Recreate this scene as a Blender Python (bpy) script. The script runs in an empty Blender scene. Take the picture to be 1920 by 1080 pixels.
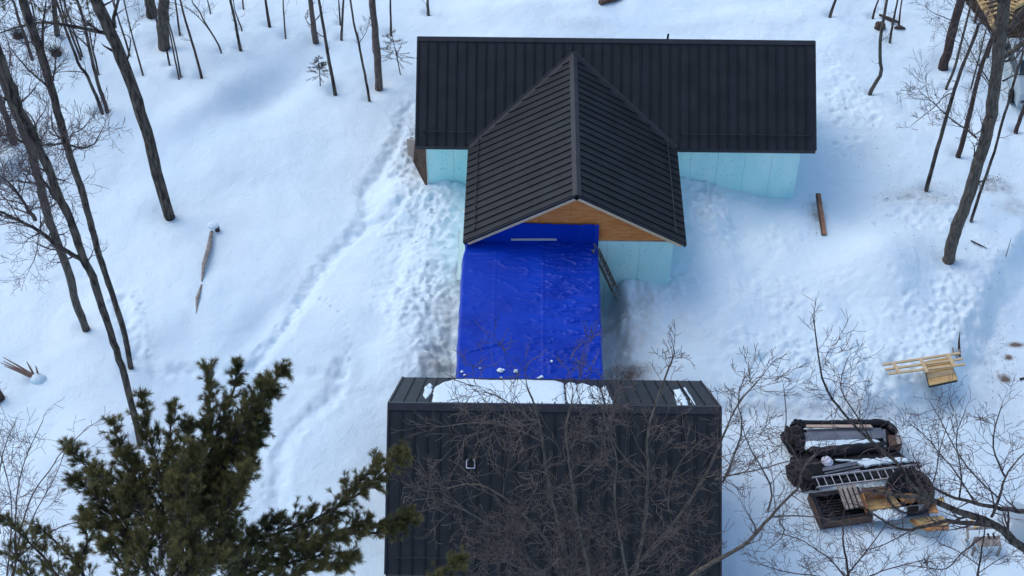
import bpy, math, random
import numpy as np
from mathutils import Vector, Matrix

sc = bpy.context.scene
col = sc.collection
R = math.radians
random.seed(7)

# ------------------------------------------------------------ camera, sky, sun, exposure
FPX, TH, RO, YA = 2815.7, R(45.029), R(.249), R(.621)
CAM = np.array([-3.799, -52.507, 37.578])
cd = bpy.data.cameras.new('camera'); cam = bpy.data.objects.new('camera', cd); col.objects.link(cam)
cd.sensor_width = 36; cd.lens = FPX/1920*36; cd.clip_start = .5; cd.clip_end = 2500
_x = Vector((math.cos(YA), math.sin(YA), 0)); _y = Vector((-math.sin(YA), math.cos(YA), 0)); _z = Vector((0, 0, 1))
_F = _y*math.cos(TH)-_z*math.sin(TH); _U = _y*math.sin(TH)+_z*math.cos(TH)
_R2 = _x*math.cos(RO)+_U*math.sin(RO); _U2 = -_x*math.sin(RO)+_U*math.cos(RO)
m = Matrix.Identity(4)
for i in range(3):
    m[i][0] = _R2[i]; m[i][1] = _U2[i]; m[i][2] = -_F[i]; m[i][3] = CAM[i]
cam.matrix_world = m
sc.camera = cam

SUN_EL, SUN_AZ = R(54), R(-58)          # azimuth from +Y towards +X
w = bpy.data.worlds.new('World'); sc.world = w; w.use_nodes = True
nt = w.node_tree; bg = nt.nodes['Background']
sky = nt.nodes.new('ShaderNodeTexSky'); sky.sky_type = 'NISHITA'; sky.sun_disc = False
sky.sun_elevation = SUN_EL; sky.sun_rotation = SUN_AZ; sky.altitude = 200
sky.air_density = 1.0; sky.dust_density = 2.2; sky.ozone_density = 2.0
nt.links.new(sky.outputs[0], bg.inputs[0]); bg.inputs[1].default_value = .15
sd = bpy.data.lights.new('sun', 'SUN'); so = bpy.data.objects.new('sun', sd); col.objects.link(so)
sd.energy = .5; sd.angle = R(45); sd.color = (1, .965, .92)
sdir = Vector((math.sin(SUN_AZ)*math.cos(SUN_EL), math.cos(SUN_AZ)*math.cos(SUN_EL), math.sin(SUN_EL)))
so.rotation_euler = (-sdir).to_track_quat('-Z', 'Y').to_euler()
sc.view_settings.view_transform = 'Standard'; sc.view_settings.look = 'None'
sc.view_settings.exposure = .58; sc.view_settings.gamma = 1
try: sc.view_settings.use_curve_mapping = False
except Exception: pass

# ------------------------------------------------------------ helpers
def ray(px, py):
    a, b = px-960, py-540
    cr, sr = math.cos(RO), math.sin(RO)
    u = a*cr+b*sr; v = -a*sr+b*cr
    y = FPX*math.cos(TH)-v*math.sin(TH); z = -FPX*math.sin(TH)-v*math.cos(TH)
    c, s = math.cos(YA), math.sin(YA)
    return np.array([u*c-y*s, u*s+y*c, z])
def atY(px, py, Y): d = ray(px, py); return CAM+d*(Y-CAM[1])/d[1]
def atZ(px, py, Z): d = ray(px, py); return CAM+d*(Z-CAM[2])/d[2]
def atD(px, py, D): return CAM+ray(px, py)/FPX*D      # D metres along the view axis

def mesh_np(name, V, F):
    """V (n,3), F (m,k) -> mesh, fast"""
    V = np.asarray(V, np.float32); F = np.asarray(F, np.int32); k = F.shape[1]
    me = bpy.data.meshes.new(name)
    me.vertices.add(len(V)); me.vertices.foreach_set('co', V.ravel())
    me.loops.add(F.size); me.loops.foreach_set('vertex_index', F.ravel())
    me.polygons.add(len(F)); me.polygons.foreach_set('loop_start', np.arange(0, F.size, k, dtype=np.int32))
    me.update(calc_edges=True)
    return me
def smooth(me):
    me.polygons.foreach_set('use_smooth', [True]*len(me.polygons)); me.update()
    return me
def link(name, me, mat, parent=None):
    o = bpy.data.objects.new(name, me); col.objects.link(o)
    if mat and not me.materials: me.materials.append(mat)
    if parent: o.parent = parent
    return o
def tag(o, label=None, cat=None, group=None, kind=None):
    if label: o['label'] = label
    if cat: o['category'] = cat
    if group: o['group'] = group
    if kind: o['kind'] = kind
    return o
def thing(name, label, cat, loc=(0, 0, 0), group=None):
    o = bpy.data.objects.new(name, None); col.objects.link(o); o.location = [float(v) for v in loc]
    o.empty_display_size = .3
    tag(o, label, cat, group); return o

class MB:
    """collects shapes in world coordinates; build() makes one object (relative to the parent's location)"""
    def __init__(s): s.v = []; s.f = []
    def add(s, vs, fs):
        n = len(s.v); s.v += [tuple(float(c) for c in v) for v in vs]; s.f += [tuple(i+n for i in f) for f in fs]; return s
    def box(s, c, d, rz=0, rx=0, ry=0):
        M = Matrix.Rotation(rz, 3, 'Z') @ Matrix.Rotation(ry, 3, 'Y') @ Matrix.Rotation(rx, 3, 'X')
        vs = []
        for k in (-.5, .5):
            for j in (-.5, .5):
                for i in (-.5, .5):
                    vs.append(Vector(c)+M @ Vector((i*d[0], j*d[1], k*d[2])))
        return s.add(vs, [(0, 2, 3, 1), (4, 5, 7, 6), (0, 1, 5, 4), (2, 6, 7, 3), (0, 4, 6, 2), (1, 3, 7, 5)])
    def prism(s, poly, off):
        n = len(poly); off = np.array(off, float)
        vs = [np.array(p, float) for p in poly]; vs += [p+off for p in vs]
        return s.add(vs, [tuple(range(n)), tuple(range(2*n-1, n-1, -1))]+[(i, i+n, (i+1) % n+n, (i+1) % n) for i in range(n)])
    def bar(s, a, b, wdt, hgt, up=(0, 0, 1)):
        """beam from a to b, section wdt x hgt, 'up' direction"""
        a = Vector(a); b = Vector(b); d = (b-a).normalized(); u = Vector(up); x = d.cross(u).normalized(); u = x.cross(d)
        vs = []
        for p in (a, b):
            for (i, j) in ((-1, -1), (1, -1), (1, 1), (-1, 1)): vs.append(p+x*(i*wdt/2)+u*(j*hgt/2))
        return s.add(vs, [(0, 1, 2, 3), (7, 6, 5, 4), (0, 4, 5, 1), (1, 5, 6, 2), (2, 6, 7, 3), (3, 7, 4, 0)])
    def tube(s, pts, rad, k=8, jit=0, rng=None, cap=True):
        pts = [Vector(p) for p in pts]; n = len(pts)
        if not hasattr(rad, '__len__'): rad = [rad]*n
        x = None; rings = []
        for i, p in enumerate(pts):
            d = (pts[min(i+1, n-1)]-pts[max(i-1, 0)]).normalized()
            if x is None: x = d.cross(Vector((.3, .9, .2))).normalized()
            x = (x-d*x.dot(d)).normalized(); y = d.cross(x)
            ring = []
            for j in range(k):
                a = 2*math.pi*j/k; r = rad[i]*(1+(rng.uniform(-jit, jit) if jit else 0))
                ring.append(p+x*(math.cos(a)*r)+y*(math.sin(a)*r))
            rings.append(ring)
        vs = [v for r_ in rings for v in r_]; fs = []
        for i in range(n-1):
            for j in range(k):
                a = i*k+j; b = i*k+(j+1) % k; fs.append((a, b, b+k, a+k))
        if cap: fs.append(tuple(range(k-1, -1, -1))); fs.append(tuple(range((n-1)*k, n*k)))
        return s.add(vs, fs)
    def build(s, name, mat, parent=None, sm=False, bevel=0):
        v = np.array(s.v)
        if parent is not None:
            p = parent; off = np.zeros(3)
            while p is not None: off += np.array(p.location); p = p.parent
        else:
            off = np.array([(v[:, 0].min()+v[:, 0].max())/2, (v[:, 1].min()+v[:, 1].max())/2, v[:, 2].min()])
        me = bpy.data.meshes.new(name); me.from_pydata((v-off).tolist(), [], s.f)
        me.validate(); me.update()
        if sm: smooth(me)
        o = link(name, me, mat, parent)
        if parent is None: o.location = off
        if bevel:
            b = o.modifiers.new('bevel', 'BEVEL'); b.width = bevel; b.segments = 1; b.limit_method = 'ANGLE'
        return o

# ------------------------------------------------------------ noise
def _hash(ix, iy, seed):
    h = (ix.astype(np.int64)*374761393+iy.astype(np.int64)*668265263+seed*974634777) & 0x7fffffff
    h = ((h ^ (h >> 13))*1274126177) & 0x7fffffff
    return (h ^ (h >> 16)) & 0x7fffffff
def perlin(x, y, seed=0):
    x = np.asarray(x, float); y = np.asarray(y, float)
    ix = np.floor(x); iy = np.floor(y); fx = x-ix; fy = y-iy
    ux = fx*fx*fx*(fx*(fx*6-15)+10); uy = fy*fy*fy*(fy*(fy*6-15)+10)
    def g(i, j):
        a = _hash(ix+i, iy+j, seed)*(2*math.pi/0x7fffffff)
        return np.cos(a)*(fx-i)+np.sin(a)*(fy-j)
    a = g(0, 0)*(1-ux)+g(1, 0)*ux; b = g(0, 1)*(1-ux)+g(1, 1)*ux
    return (a*(1-uy)+b*uy)*1.4
def fbm(x, y, o=4, seed=0, gain=.5):
    s = 0; a = 1
    for i in range(o): s = s+a*perlin(x*2**i+i*17.3, y*2**i-i*9.1, seed+i); a *= gain
    return s
def sstep(a, b, x):
    t = np.clip((x-a)/(b-a), 0, 1); return t*t*(3-2*t)

# ------------------------------------------------------------ materials
def mat(name, c, rough=.7, c2=None, scale=4, bump=0, bscale=30, metal=0, spec=.3, stretch=None, coat=0, detail=5):
    M = bpy.data.materials.new(name); M.use_nodes = True; N = M.node_tree.nodes; Lk = M.node_tree.links
    P = N['Principled BSDF']; P.inputs['Base Color'].default_value = (*c, 1); P.inputs['Roughness'].default_value = rough
    P.inputs['Metallic'].default_value = metal; P.inputs['Specular IOR Level'].default_value = spec
    if coat: P.inputs['Coat Weight'].default_value = coat
    tc = N.new('ShaderNodeTexCoord'); mp = N.new('ShaderNodeMapping'); Lk.new(tc.outputs['Object'], mp.inputs[0])
    if stretch: mp.inputs['Scale'].default_value = stretch
    if c2:
        n = N.new('ShaderNodeTexNoise'); n.inputs['Scale'].default_value = scale; n.inputs['Detail'].default_value = detail
        Lk.new(mp.outputs[0], n.inputs[0])
        r = N.new('ShaderNodeValToRGB'); r.color_ramp.elements[0].position = .35; r.color_ramp.elements[1].position = .65
        r.color_ramp.elements[0].color = (*c, 1); r.color_ramp.elements[1].color = (*c2, 1)
        Lk.new(n.outputs['Fac'], r.inputs[0]); Lk.new(r.outputs[0], P.inputs['Base Color'])
    if bump:
        n2 = N.new('ShaderNodeTexNoise'); n2.inputs['Scale'].default_value = bscale; n2.inputs['Detail'].default_value = 4
        Lk.new(mp.outputs[0], n2.inputs[0])
        b = N.new('ShaderNodeBump'); b.inputs['Strength'].default_value = bump; b.inputs['Distance'].default_value = .02
        Lk.new(n2.outputs['Fac'], b.inputs['Height']); Lk.new(b.outputs[0], P.inputs['Normal'])
    return M
ROOF = mat('charcoal_metal', (.017, .02, .024), .55, (.024, .028, .033), 1.3, .05, 9, spec=.2)
ROOFT = mat('charcoal_trim', (.024, .026, .032), .5, (.032, .034, .042), 2, spec=.3)
FOAM = mat('aqua_foam', (.5, .86, .85), .85, (.62, .92, .9), .9, .25, 14, stretch=(1.5, 1.5, .6))
OSB2 = mat('weathered_orange_board', (.34, .15, .055), .85, (.5, .25, .1), 3, .3, 40)
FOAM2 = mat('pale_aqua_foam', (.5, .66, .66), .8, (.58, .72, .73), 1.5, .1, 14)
OSB = mat('orange_sheathing', (.62, .2, .055), .85, (.72, .3, .09), 3.5, .3, 60, stretch=(.5, 1, 3))
PLY = mat('yellow_plywood', (.5, .33, .13), .8, (.62, .43, .2), 2.5, .2, 40, stretch=(.6, 3, 1))
LUMB = mat('pale_lumber', (.5, .37, .21), .8, (.62, .48, .3), 4, .2, 50, stretch=(1, 4, 1))
OLDW = mat('weathered_wood', (.2, .18, .16), .9, (.34, .31, .28), 5, .5, 40)
BROWNW = mat('wet_brown_wood', (.07, .042, .03), .7, (.13, .08, .055), 3, .4, 30)
TAN = mat('tan_board', (.42, .32, .25), .8, (.5, .4, .33), 3)
BLACK = mat('black_plastic', (.005, .005, .007), .42, (.01, .01, .013), 5, .5, 9, spec=.3)
BLACKM = mat('black_mat', (.006, .006, .007), .8, (.012, .012, .014), 5, .4, 25)
GREYM = mat('grey_sheet_metal', (.12, .14, .17), .42, (.18, .2, .23), 2, metal=.3)
ALUD = mat('dull_aluminium', (.16, .155, .15), .6, (.26, .25, .24), 9, metal=.2)
REDW = mat('reddish_plank', (.2, .1, .06), .85, (.34, .18, .11), 3, .3, 40)
ALU = mat('aluminium', (.42, .42, .45), .45, (.55, .55, .58), 9, metal=.35)
WHITE = mat('white_plastic', (.6, .62, .7), .5)
FASC = mat('raw_fascia', (.62, .47, .31), .8, (.72, .57, .4), 3)
STALK = mat('reddish_stalk', (.2, .13, .1), .9, (.32, .22, .18), 5)
SIDING = mat('dark_siding', (.05, .05, .055), .7, (.07, .07, .075), 3)
BARK = mat('dark_bark', (.02, .016, .015), .95, (.13, .11, .09), 4, .9, 22, stretch=(2.2, 2.2, .5))
BARKG = mat('grey_bark', (.06, .052, .042), .95, (.15, .13, .11), 6, .9, 20, stretch=(2.2, 2.2, .5))
BARKR = mat('red_brown_bark', (.04, .026, .024), .95, (.1, .068, .06), 8, .8, 26, stretch=(2.2, 2.2, .5))
BARKB = mat('pale_brown_bark', (.1, .075, .065), .95, (.2, .155, .135), 6, .9, 22, stretch=(2.2, 2.2, .6))
TWIG = mat('twig_bark', (.06, .042, .048), .9, (.15, .11, .11), 3)
TWIGG = mat('grey_twig_bark', (.07, .056, .05), .9, (.15, .12, .11), 2)
NEEDLE = mat('pine_needles', (.055, .06, .018), .6, (.17, .15, .05), 1.8, spec=.3)
NEEDLED = mat('grey_green_needles', (.03, .045, .035), .7, (.06, .07, .05), 3)
DKBROWN = mat('dark_brown', (.02, .014, .01), .95, (.045, .03, .02), 3, .6, 12)
TYRE = mat('tyre_rubber', (.012, .012, .013), .8)
CARP = mat('car_paint', (.3, .38, .42), .25, spec=.5, coat=.6)
GLASS = mat('dark_glass', (.02, .03, .035), .08, spec=.6)
BATT = mat('grey_batten', (.46, .46, .5), .7, (.56, .55, .58), 6)

SNOW = bpy.data.materials.new('snow'); SNOW.use_nodes = True
N = SNOW.node_tree.nodes; Lk = SNOW.node_tree.links; P = N['Principled BSDF']
P.inputs['Roughness'].default_value = .62; P.inputs['Specular IOR Level'].default_value = .25
geo = N.new('ShaderNodeNewGeometry')
at_ = N.new('ShaderNodeAttribute'); at_.attribute_name = 'dirt'
n1 = N.new('ShaderNodeTexNoise'); n1.inputs['Scale'].default_value = .22; n1.inputs['Detail'].default_value = 6
Lk.new(geo.outputs['Position'], n1.inputs[0])
r1 = N.new('ShaderNodeValToRGB'); r1.color_ramp.elements[0].position = .3; r1.color_ramp.elements[1].position = .7
r1.color_ramp.elements[0].color = (.63, .79, .87, 1); r1.color_ramp.elements[1].color = (.71, .84, .9, 1)
Lk.new(n1.outputs['Fac'], r1.inputs[0])
n3 = N.new('ShaderNodeTexNoise'); n3.inputs['Scale'].default_value = 2.2; n3.inputs['Detail'].default_value = 8; n3.inputs['Roughness'].default_value = .7
Lk.new(geo.outputs['Position'], n3.inputs[0])
mm = N.new('ShaderNodeMath'); mm.operation = 'MULTIPLY_ADD'; Lk.new(n3.outputs['Fac'], mm.inputs[0]); mm.inputs[1].default_value = 3.2; mm.inputs[2].default_value = -.85
mu = N.new('ShaderNodeMath'); mu.operation = 'MULTIPLY'; mu.use_clamp = True; Lk.new(mm.outputs[0], mu.inputs[0]); Lk.new(at_.outputs['Fac'], mu.inputs[1])
mx = N.new('ShaderNodeMix'); mx.data_type = 'RGBA'; Lk.new(mu.outputs[0], mx.inputs[0]); Lk.new(r1.outputs[0], mx.inputs[6]); mx.inputs[7].default_value = (.16, .12, .095, 1)
Lk.new(mx.outputs[2], P.inputs['Base Color'])
n2 = N.new('ShaderNodeTexNoise'); n2.inputs['Scale'].default_value = 9; n2.inputs['Detail'].default_value = 8; n2.inputs['Roughness'].default_value = .65
Lk.new(geo.outputs['Position'], n2.inputs[0])
bp = N.new('ShaderNodeBump'); bp.inputs['Strength'].default_value = .6; bp.inputs['Distance'].default_value = .035
Lk.new(n2.outputs['Fac'], bp.inputs['Height'])
n4 = N.new('ShaderNodeTexNoise'); n4.inputs['Scale'].default_value = 1.7; n4.inputs['Detail'].default_value = 7; n4.inputs['Roughness'].default_value = .62; n4.inputs['Distortion'].default_value = .8
Lk.new(geo.outputs['Position'], n4.inputs[0])
bp2 = N.new('ShaderNodeBump'); bp2.inputs['Strength'].default_value = .5; bp2.inputs['Distance'].default_value = .11
Lk.new(n4.outputs['Fac'], bp2.inputs['Height']); Lk.new(bp.outputs[0], bp2.inputs['Normal']); Lk.new(bp2.outputs[0], P.inputs['Normal'])

TARP = bpy.data.materials.new('blue_tarp'); TARP.use_nodes = True
N = TARP.node_tree.nodes; Lk = TARP.node_tree.links; P = N['Principled BSDF']
P.inputs['Roughness'].default_value = .36; P.inputs['Specular IOR Level'].default_value = .16
tc = N.new('ShaderNodeTexCoord')
na = N.new('ShaderNodeTexNoise'); na.inputs['Scale'].default_value = .7; na.inputs['Detail'].default_value = 4; Lk.new(tc.outputs['Object'], na.inputs[0])
ra = N.new('ShaderNodeValToRGB'); ra.color_ramp.elements[0].color = (.0018, .03, .34, 1); ra.color_ramp.elements[1].color = (.0025, .044, .44, 1)
ra.color_ramp.elements[0].position = .35; ra.color_ramp.elements[1].position = .65
Lk.new(na.outputs['Fac'], ra.inputs[0]); Lk.new(ra.outputs[0], P.inputs['Base Color'])
nb = N.new('ShaderNodeTexNoise'); nb.inputs['Scale'].default_value = 7; nb.inputs['Detail'].default_value = 5
mp = N.new('ShaderNodeMapping'); mp.inputs['Scale'].default_value = (.35, 2.2, 1); Lk.new(tc.outputs['Object'], mp.inputs[0]); Lk.new(mp.outputs[0], nb.inputs[0])
bb = N.new('ShaderNodeBump'); bb.inputs['Strength'].default_value = .35; bb.inputs['Distance'].default_value = .03
Lk.new(nb.outputs['Fac'], bb.inputs['Height']); Lk.new(bb.outputs[0], P.inputs['Normal'])
# ------------------------------------------------------------ ground height
def P2(px, py, z=-6.1): return atZ(px, py, z)[:2]
def seg_dist(x, y, pts):
    """distance to polyline, signed side, parameter"""
    best = np.full(np.shape(x), 1e9); side = np.zeros(np.shape(x))
    for a, b in zip(pts[:-1], pts[1:]):
        dx, dy = b[0]-a[0], b[1]-a[1]; L2 = dx*dx+dy*dy
        t = np.clip(((x-a[0])*dx+(y-a[1])*dy)/L2, 0, 1)
        ex = x-a[0]-t*dx; ey = y-a[1]-t*dy; d = np.sqrt(ex*ex+ey*ey)
        m_ = d < best; best = np.where(m_, d, best); side = np.where(m_, np.sign(dx*(y-a[1])-dy*(x-a[0])), side)
    return best, side
# foot of walls, snow piles and hollows: x, y, z, radius
CTRL = [(-8.6, -3.5, -5.35, .9), (-7.2, -3.9, -5.02, .8), (-7.0, -5.5, -5.15, .7), (-7.3, -7.5, -5.3, .9), (-7.5, -10, -5.5, 1.0), (-7.9, -13, -5.75, 1.0),
        (-6.1, -4.2, -5.5, .36), (-6.1, -5.4, -5.55, .36), (-6.1, -6.6, -5.6, .36), (-6.1, -7.8, -5.64, .36), (-6.2, -9, -5.7, .36), (-6.4, -10.2, -5.78, .36), (-6.45, -11.4, -5.86, .36), (-6.72, -4.2, -5.32, .3), (-6.75, -5.4, -5.38, .3), (-6.76, -6.6, -5.42, .3), (-6.8, -7.8, -5.45, .3), (-6.85, -9, -5.5, .3), (-6.95, -10.2, -5.58, .3), (-7.0, -11.4, -5.66, .3), (-6.5, -12.7, -6.25, .5), (-6.7, -14.5, -6.5, .8), (-6.9, -16.3, -6.5, .9),
        (-8.7, -1.5, -6.1, .6), (-8.6, 0.5, -6.1, .7),
        (2.9, -3.4, -4.62, .7), (4.2, -3.5, -5.05, .8), (5.6, -3.5, -5.55, .8), (7.0, -3.5, -5.98, .8), (8.2, -3.4, -6.1, .8), (3.2, -5.2, -4.95, 1.0), (3.4, -7.4, -5.3, 1.0),
        (-.45, -9.4, -7.0, .4), (-.5, -10.3, -6.75, .5), (-.4, -12, -6.75, .55), (-.2, -14, -6.7, .8), (-.1, -16, -6.7, .9),
        (.45, -9.3, -5.05, .45), (1.3, -9.4, -5.2, .6), (2.3, -9.4, -5.42, .7), (1.0, -10.6, -5.55, .7), (1.6, -12.5, -5.95, 1.0), (3.6, -9.8, -5.6, 1.2)]
def G(px, py): return tuple(P2(px, py))
BANK = [G(1960, 420), G(1915, 495), G(1872, 560), G(1845, 620), G(1815, 680), G(1770, 735), G(1690, 752), G(1560, 752), G(1440, 748), G(1330, 742), G(1180, 742)]
TRENCH = [([G(765, 200), G(748, 262), G(715, 318), G(684, 352), G(690, 390), G(668, 432), G(618, 480), G(588, 520), G(560, 575), G(535, 618), G(500, 655), G(470, 690), G(430, 692), G(300, 690), G(258, 660), G(235, 600), G(225, 560)], .28, .34),
          ([G(800, 345), G(770, 385), G(720, 420), G(668, 436)], .26, .4),
          ([G(640, 690), G(628, 735), G(600, 765), G(548, 812), G(528, 850), G(520, 900), G(524, 960), G(530, 1000)], .26, .36),
          ([G(470, 690), G(560, 706), G(640, 705)], .1, .3), ([G(0, 528), G(100, 520), G(180, 512), G(225, 560)], .09, .3),
          ([G(800, 700), G(720, 735), G(628, 745)], .06, .3),
          ([G(1290, 640), G(1340, 600), G(1420, 520), G(1480, 430)], .06, .3),
          ([G(1130, 730), G(1300, 715), G(1500, 730), G(1600, 725)], .1, .5)]
# broad banks beside the trenches (x, y, dz, radius along two axes, angle)
BLOB = []
def blob(px, py, dz, a, b=None, ang=0): x, y = G(px, py); BLOB.append((x, y, dz*(.6 if dz < 0 else .7), a, b or a, R(ang)))
blob(505, 170, -1.3, 2.8, 1.2, 52); blob(390, 190, .6, 3.0, 1.1, 50); blob(545, 105, -.3, 2.2, 1.2, 20); blob(620, 250, .45, 2.6); blob(380, 120, .45, 3.2, 1.8, 30)
blob(500, 600, -.3, 3.0, .7, 55); blob(600, 480, -.15, 2.0, .8, 50); blob(440, 560, .25, 2.2, 3)
blob(640, 620, .3, 2.4, 2.0, 50); blob(640, 850, .5, 2.2, 2.6, 0); blob(740, 650, .35, 1.8, 1.8); blob(720, 480, .35, 1.6, 2.2, -30)
blob(1660, 500, 1.35, 1.6, 1.9, 0); blob(1560, 490, .35, 1.5, 1.5); blob(1735, 540, -.35, .9, 1.6, 0); blob(1500, 420, .25, 1.6, 1.2)
blob(1450, 480, .2, 1.6, 2.4, -35); blob(1560, 600, .3, .6, 2.3, 10); blob(1420, 650, .3, 2.2, .9, 20); blob(1640, 660, .3, 2.6, 1.4, 25)
blob(1700, 130, -.25, 2.2, 1.6, -50); blob(1600, 90, .35, 2, 1.2, -30); blob(1400, 40, .3, 3, .8, 5); blob(1250, 60, -.2, 2.5, .7, -10)
blob(1750, 230, -.3, 1.4, 2.2, 35); blob(1640, 300, -.15, 1.2, 2.0, 10); blob(1560, 350, -.2, .9, 1.8, 0)
blob(100, 600, .25, 3, 2); blob(390, 520, -.12, .35, 2.1, -8); blob(1000, 20, .3, 4, 1); blob(1160, 20, -.3, .9, 1.5, 35); blob(1100, 45, .25, 1.5, .6, 0)
blob(830, 640, -.3, .8, 1.3, 0); blob(640, 990, .2, 1.6, 1.2); blob(420, 330, .2, 3, 2.2); blob(150, 350, -.2, 2.5, 2)
ROUGH = []          # lumpy, shovelled or trodden snow: x, y, radius x, radius y, amplitude
def rough(px, py, a, b, amp): x, y = G(px, py); ROUGH.append((x, y, a, b, amp))
rough(800, 420, 1.6, 2.6, .26); rough(790, 560, 1.5, 2.2, .24); rough(815, 660, 1.1, 1.5, .22); rough(765, 290, .8, 2.2, .2); rough(780, 210, .6, 1.2, .12)
rough(1330, 420, 1.1, 2.4, .22); rough(1240, 560, 1.6, 1.8, .18); rough(1330, 350, 1.0, 1.0, .22); rough(1180, 620, .8, 1.8, .2); rough(1400, 390, 1.6, .6, .1)
rough(1650, 690, 3.0, 1.4, .13); rough(1790, 590, 2.0, 2.2, .14); rough(1590, 630, 1.4, 1.2, .1); rough(1860, 520, 1.2, 1.6, .1)
rough(1600, 190, 1.4, 1.6, .08); rough(1560, 130, .6, 2.2, .07); rough(1720, 400, 2.6, 1.2, .06); rough(1500, 400, .8, .6, .08); rough(1330, 640, 2.0, .8, .08)
rough(1450, 560, 2.2, 1.2, .09); rough(1400, 640, 2.0, 1.0, .09); rough(1570, 540, 1.2, 1.2, .07); rough(1500, 670, 2.4, .9, .1); rough(1450, 450, 1.6, 1.2, .07); rough(1250, 640, 1.2, 1.6, .1); rough(1680, 600, 1.5, 1.5, .09)
rough(1460, 750, 4.5, .5, .07); rough(1650, 850, 3.4, 2.5, .05)
WELLS = []          # small hollows round the trunks, filled before the ground mesh is made

def H(x, y, fine=True):
    x = np.asarray(x, float); y = np.asarray(y, float)
    h = -6.1+.28*fbm(x/9, y/9, 3, 3)+.07*fbm(x/2.3+5, y/2.3, 2, 11)
    h = h+.012*np.clip(y, -60, 80)                      # gentle fall towards the garage
    wn = np.full(x.shape, .12); acc = wn*h
    for cx, cy, cz, r in CTRL:
        g = np.exp(-((x-cx)**2+(y-cy)**2)/(r*r)); acc = acc+g*(cz); wn = wn+g
    h = acc/wn
    for cx, cy, dz, a, b, an in BLOB:
        c, s = math.cos(an), math.sin(an); u = (x-cx)*c+(y-cy)*s; v = -(x-cx)*s+(y-cy)*c
        q = (u/a)**2+(v/b)**2
        h = h+dz*np.exp(-q)
    d, sd_ = seg_dist(x, y, BANK); sg = d*-sd_          # positive = driveway side (below/right)
    sg = sg+.25*perlin(x/1.1, y/1.1, 5)
    drop = np.where(x > BANK[5][0], .95, .4)
    drop = .4+.55*sstep(BANK[7][0], BANK[5][0], x)
    near = (y > -45) & (x < 60)
    h = h-drop*sstep(.95, -.35, sg)*near*sstep(-1.0, 1.0, x)
    for pts, dp, wd in TRENCH:
        wd = wd*.8
        d, _ = seg_dist(x, y, pts)
        d = d+.17*perlin(x/.4, y/.4, 8)+.06*perlin(x/.16, y/.16, 9)
        dp = dp*(1+.7*perlin(x/.45+4, y/.45, 12))
        h = h-.55*dp*np.exp(-(d/wd)**2)+dp*.06*np.exp(-((d-wd*1.9)/(wd*.5))**2)
    if fine:
        mk = 0
        for cx, cy, a, b, amp in ROUGH:
            mk = np.maximum(mk, amp*np.exp(-((x-cx)/a)**2-((y-cy)/b)**2))
        n = fbm(x/.75, y/.75, 4, 21, .6)
        n5 = fbm(x/.28, y/.28, 3, 71, .6); h = h+mk*(np.abs(n)*1.5-.35+.55*np.abs(n5))+.012*fbm(x/.6, y/.6, 3, 31)+.03*sstep(1.5, 4, x)*fbm(x/1.1+3, y/1.1, 4, 91, .55)
    for cx, cy, r, dz in WELLS:
        m_ = (np.abs(x-cx) < 1.5) & (np.abs(y-cy) < 1.5)
        if np.any(m_):
            d2 = (x-cx)**2+(y-cy)**2
            h = h-np.where(m_, dz*np.exp(-d2/(r*r*6)), 0)
    return h
def hgt(x, y): return float(H(np.array([x]), np.array([y]))[0])
def ground(px, py):
    z = -6.1
    for _ in range(6):
        p = atZ(px, py, z); z = hgt(p[0], p[1])
    return np.array([p[0], p[1], z])

STEPS = []          # footprints
def prints(pts, gap=.42, r=.13, dz=.14, wob=.1, seed=1):
    rg = random.Random(seed); W = [G(*p) for p in pts]; k = 0
    for a, b in zip(W[:-1], W[1:]):
        L = math.hypot(b[0]-a[0], b[1]-a[1]); n = max(1, int(L/gap))
        for i in range(n):
            t = (i+rg.uniform(.2, .8))/n; k += 1
            nx, ny = -(b[1]-a[1])/L, (b[0]-a[0])/L; o_ = (1 if k % 2 else -1)*wob+rg.uniform(-.04, .04)
            STEPS.append((a[0]+(b[0]-a[0])*t+nx*o_, a[1]+(b[1]-a[1])*t+ny*o_, r*rg.uniform(.6, 1.0), dz*rg.uniform(.3, .95)))
prints([(585, 550), (610, 565), (640, 590), (655, 625), (655, 670), (650, 710)], .3, .1, .09, .06)
prints([(490, 655), (530, 610), (560, 560), (600, 500), (660, 440)], .4, .12, .1, .18, 4)
prints([(460, 985), (490, 915), (520, 900)], .4, .12, .07, .1, 5)
prints([(1540, 185), (1590, 200), (1620, 230), (1600, 260), (1570, 300)], .35, .14, .08, .2, 6)
prints([(1635, 170), (1680, 178), (1720, 188)], .35, .14, .08, .12, 7)
prints([(1740, 700), (1760, 620), (1755, 560), (1800, 520), (1850, 560)], .35, .14, .1, .25, 8)
prints([(1560, 700), (1620, 660), (1700, 640), (1780, 620), (1850, 520)], .3, .15, .11, .35, 9)
prints([(1150, 570), (1180, 640), (1200, 700), (1240, 735)], .35, .14, .1, .2, 10)
prints([(1250, 740), (1400, 720), (1600, 722), (1700, 712)], .32, .13, .09, .3, 11)
prints([(250, 540), (270, 600), (285, 660)], .35, .13, .08, .1, 12)
rg = random.Random(5)
for (px, py, sx, sy, n) in ((1650, 690, 110, 40, 90), (1800, 560, 70, 60, 70), (800, 450, 45, 90, 25), (1600, 210, 60, 50, 30), (1480, 640, 90, 50, 40), (1720, 400, 110, 40, 50), (1310, 430, 40, 60, 40), (760, 280, 25, 60, 40)):
    for _ in range(n):
        x, y = G(px+rg.gauss(0, sx/1.5), py+rg.gauss(0, sy/1.5)); STEPS.append((x, y, rg.uniform(.05, .2), rg.uniform(.015, .1)))

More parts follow.
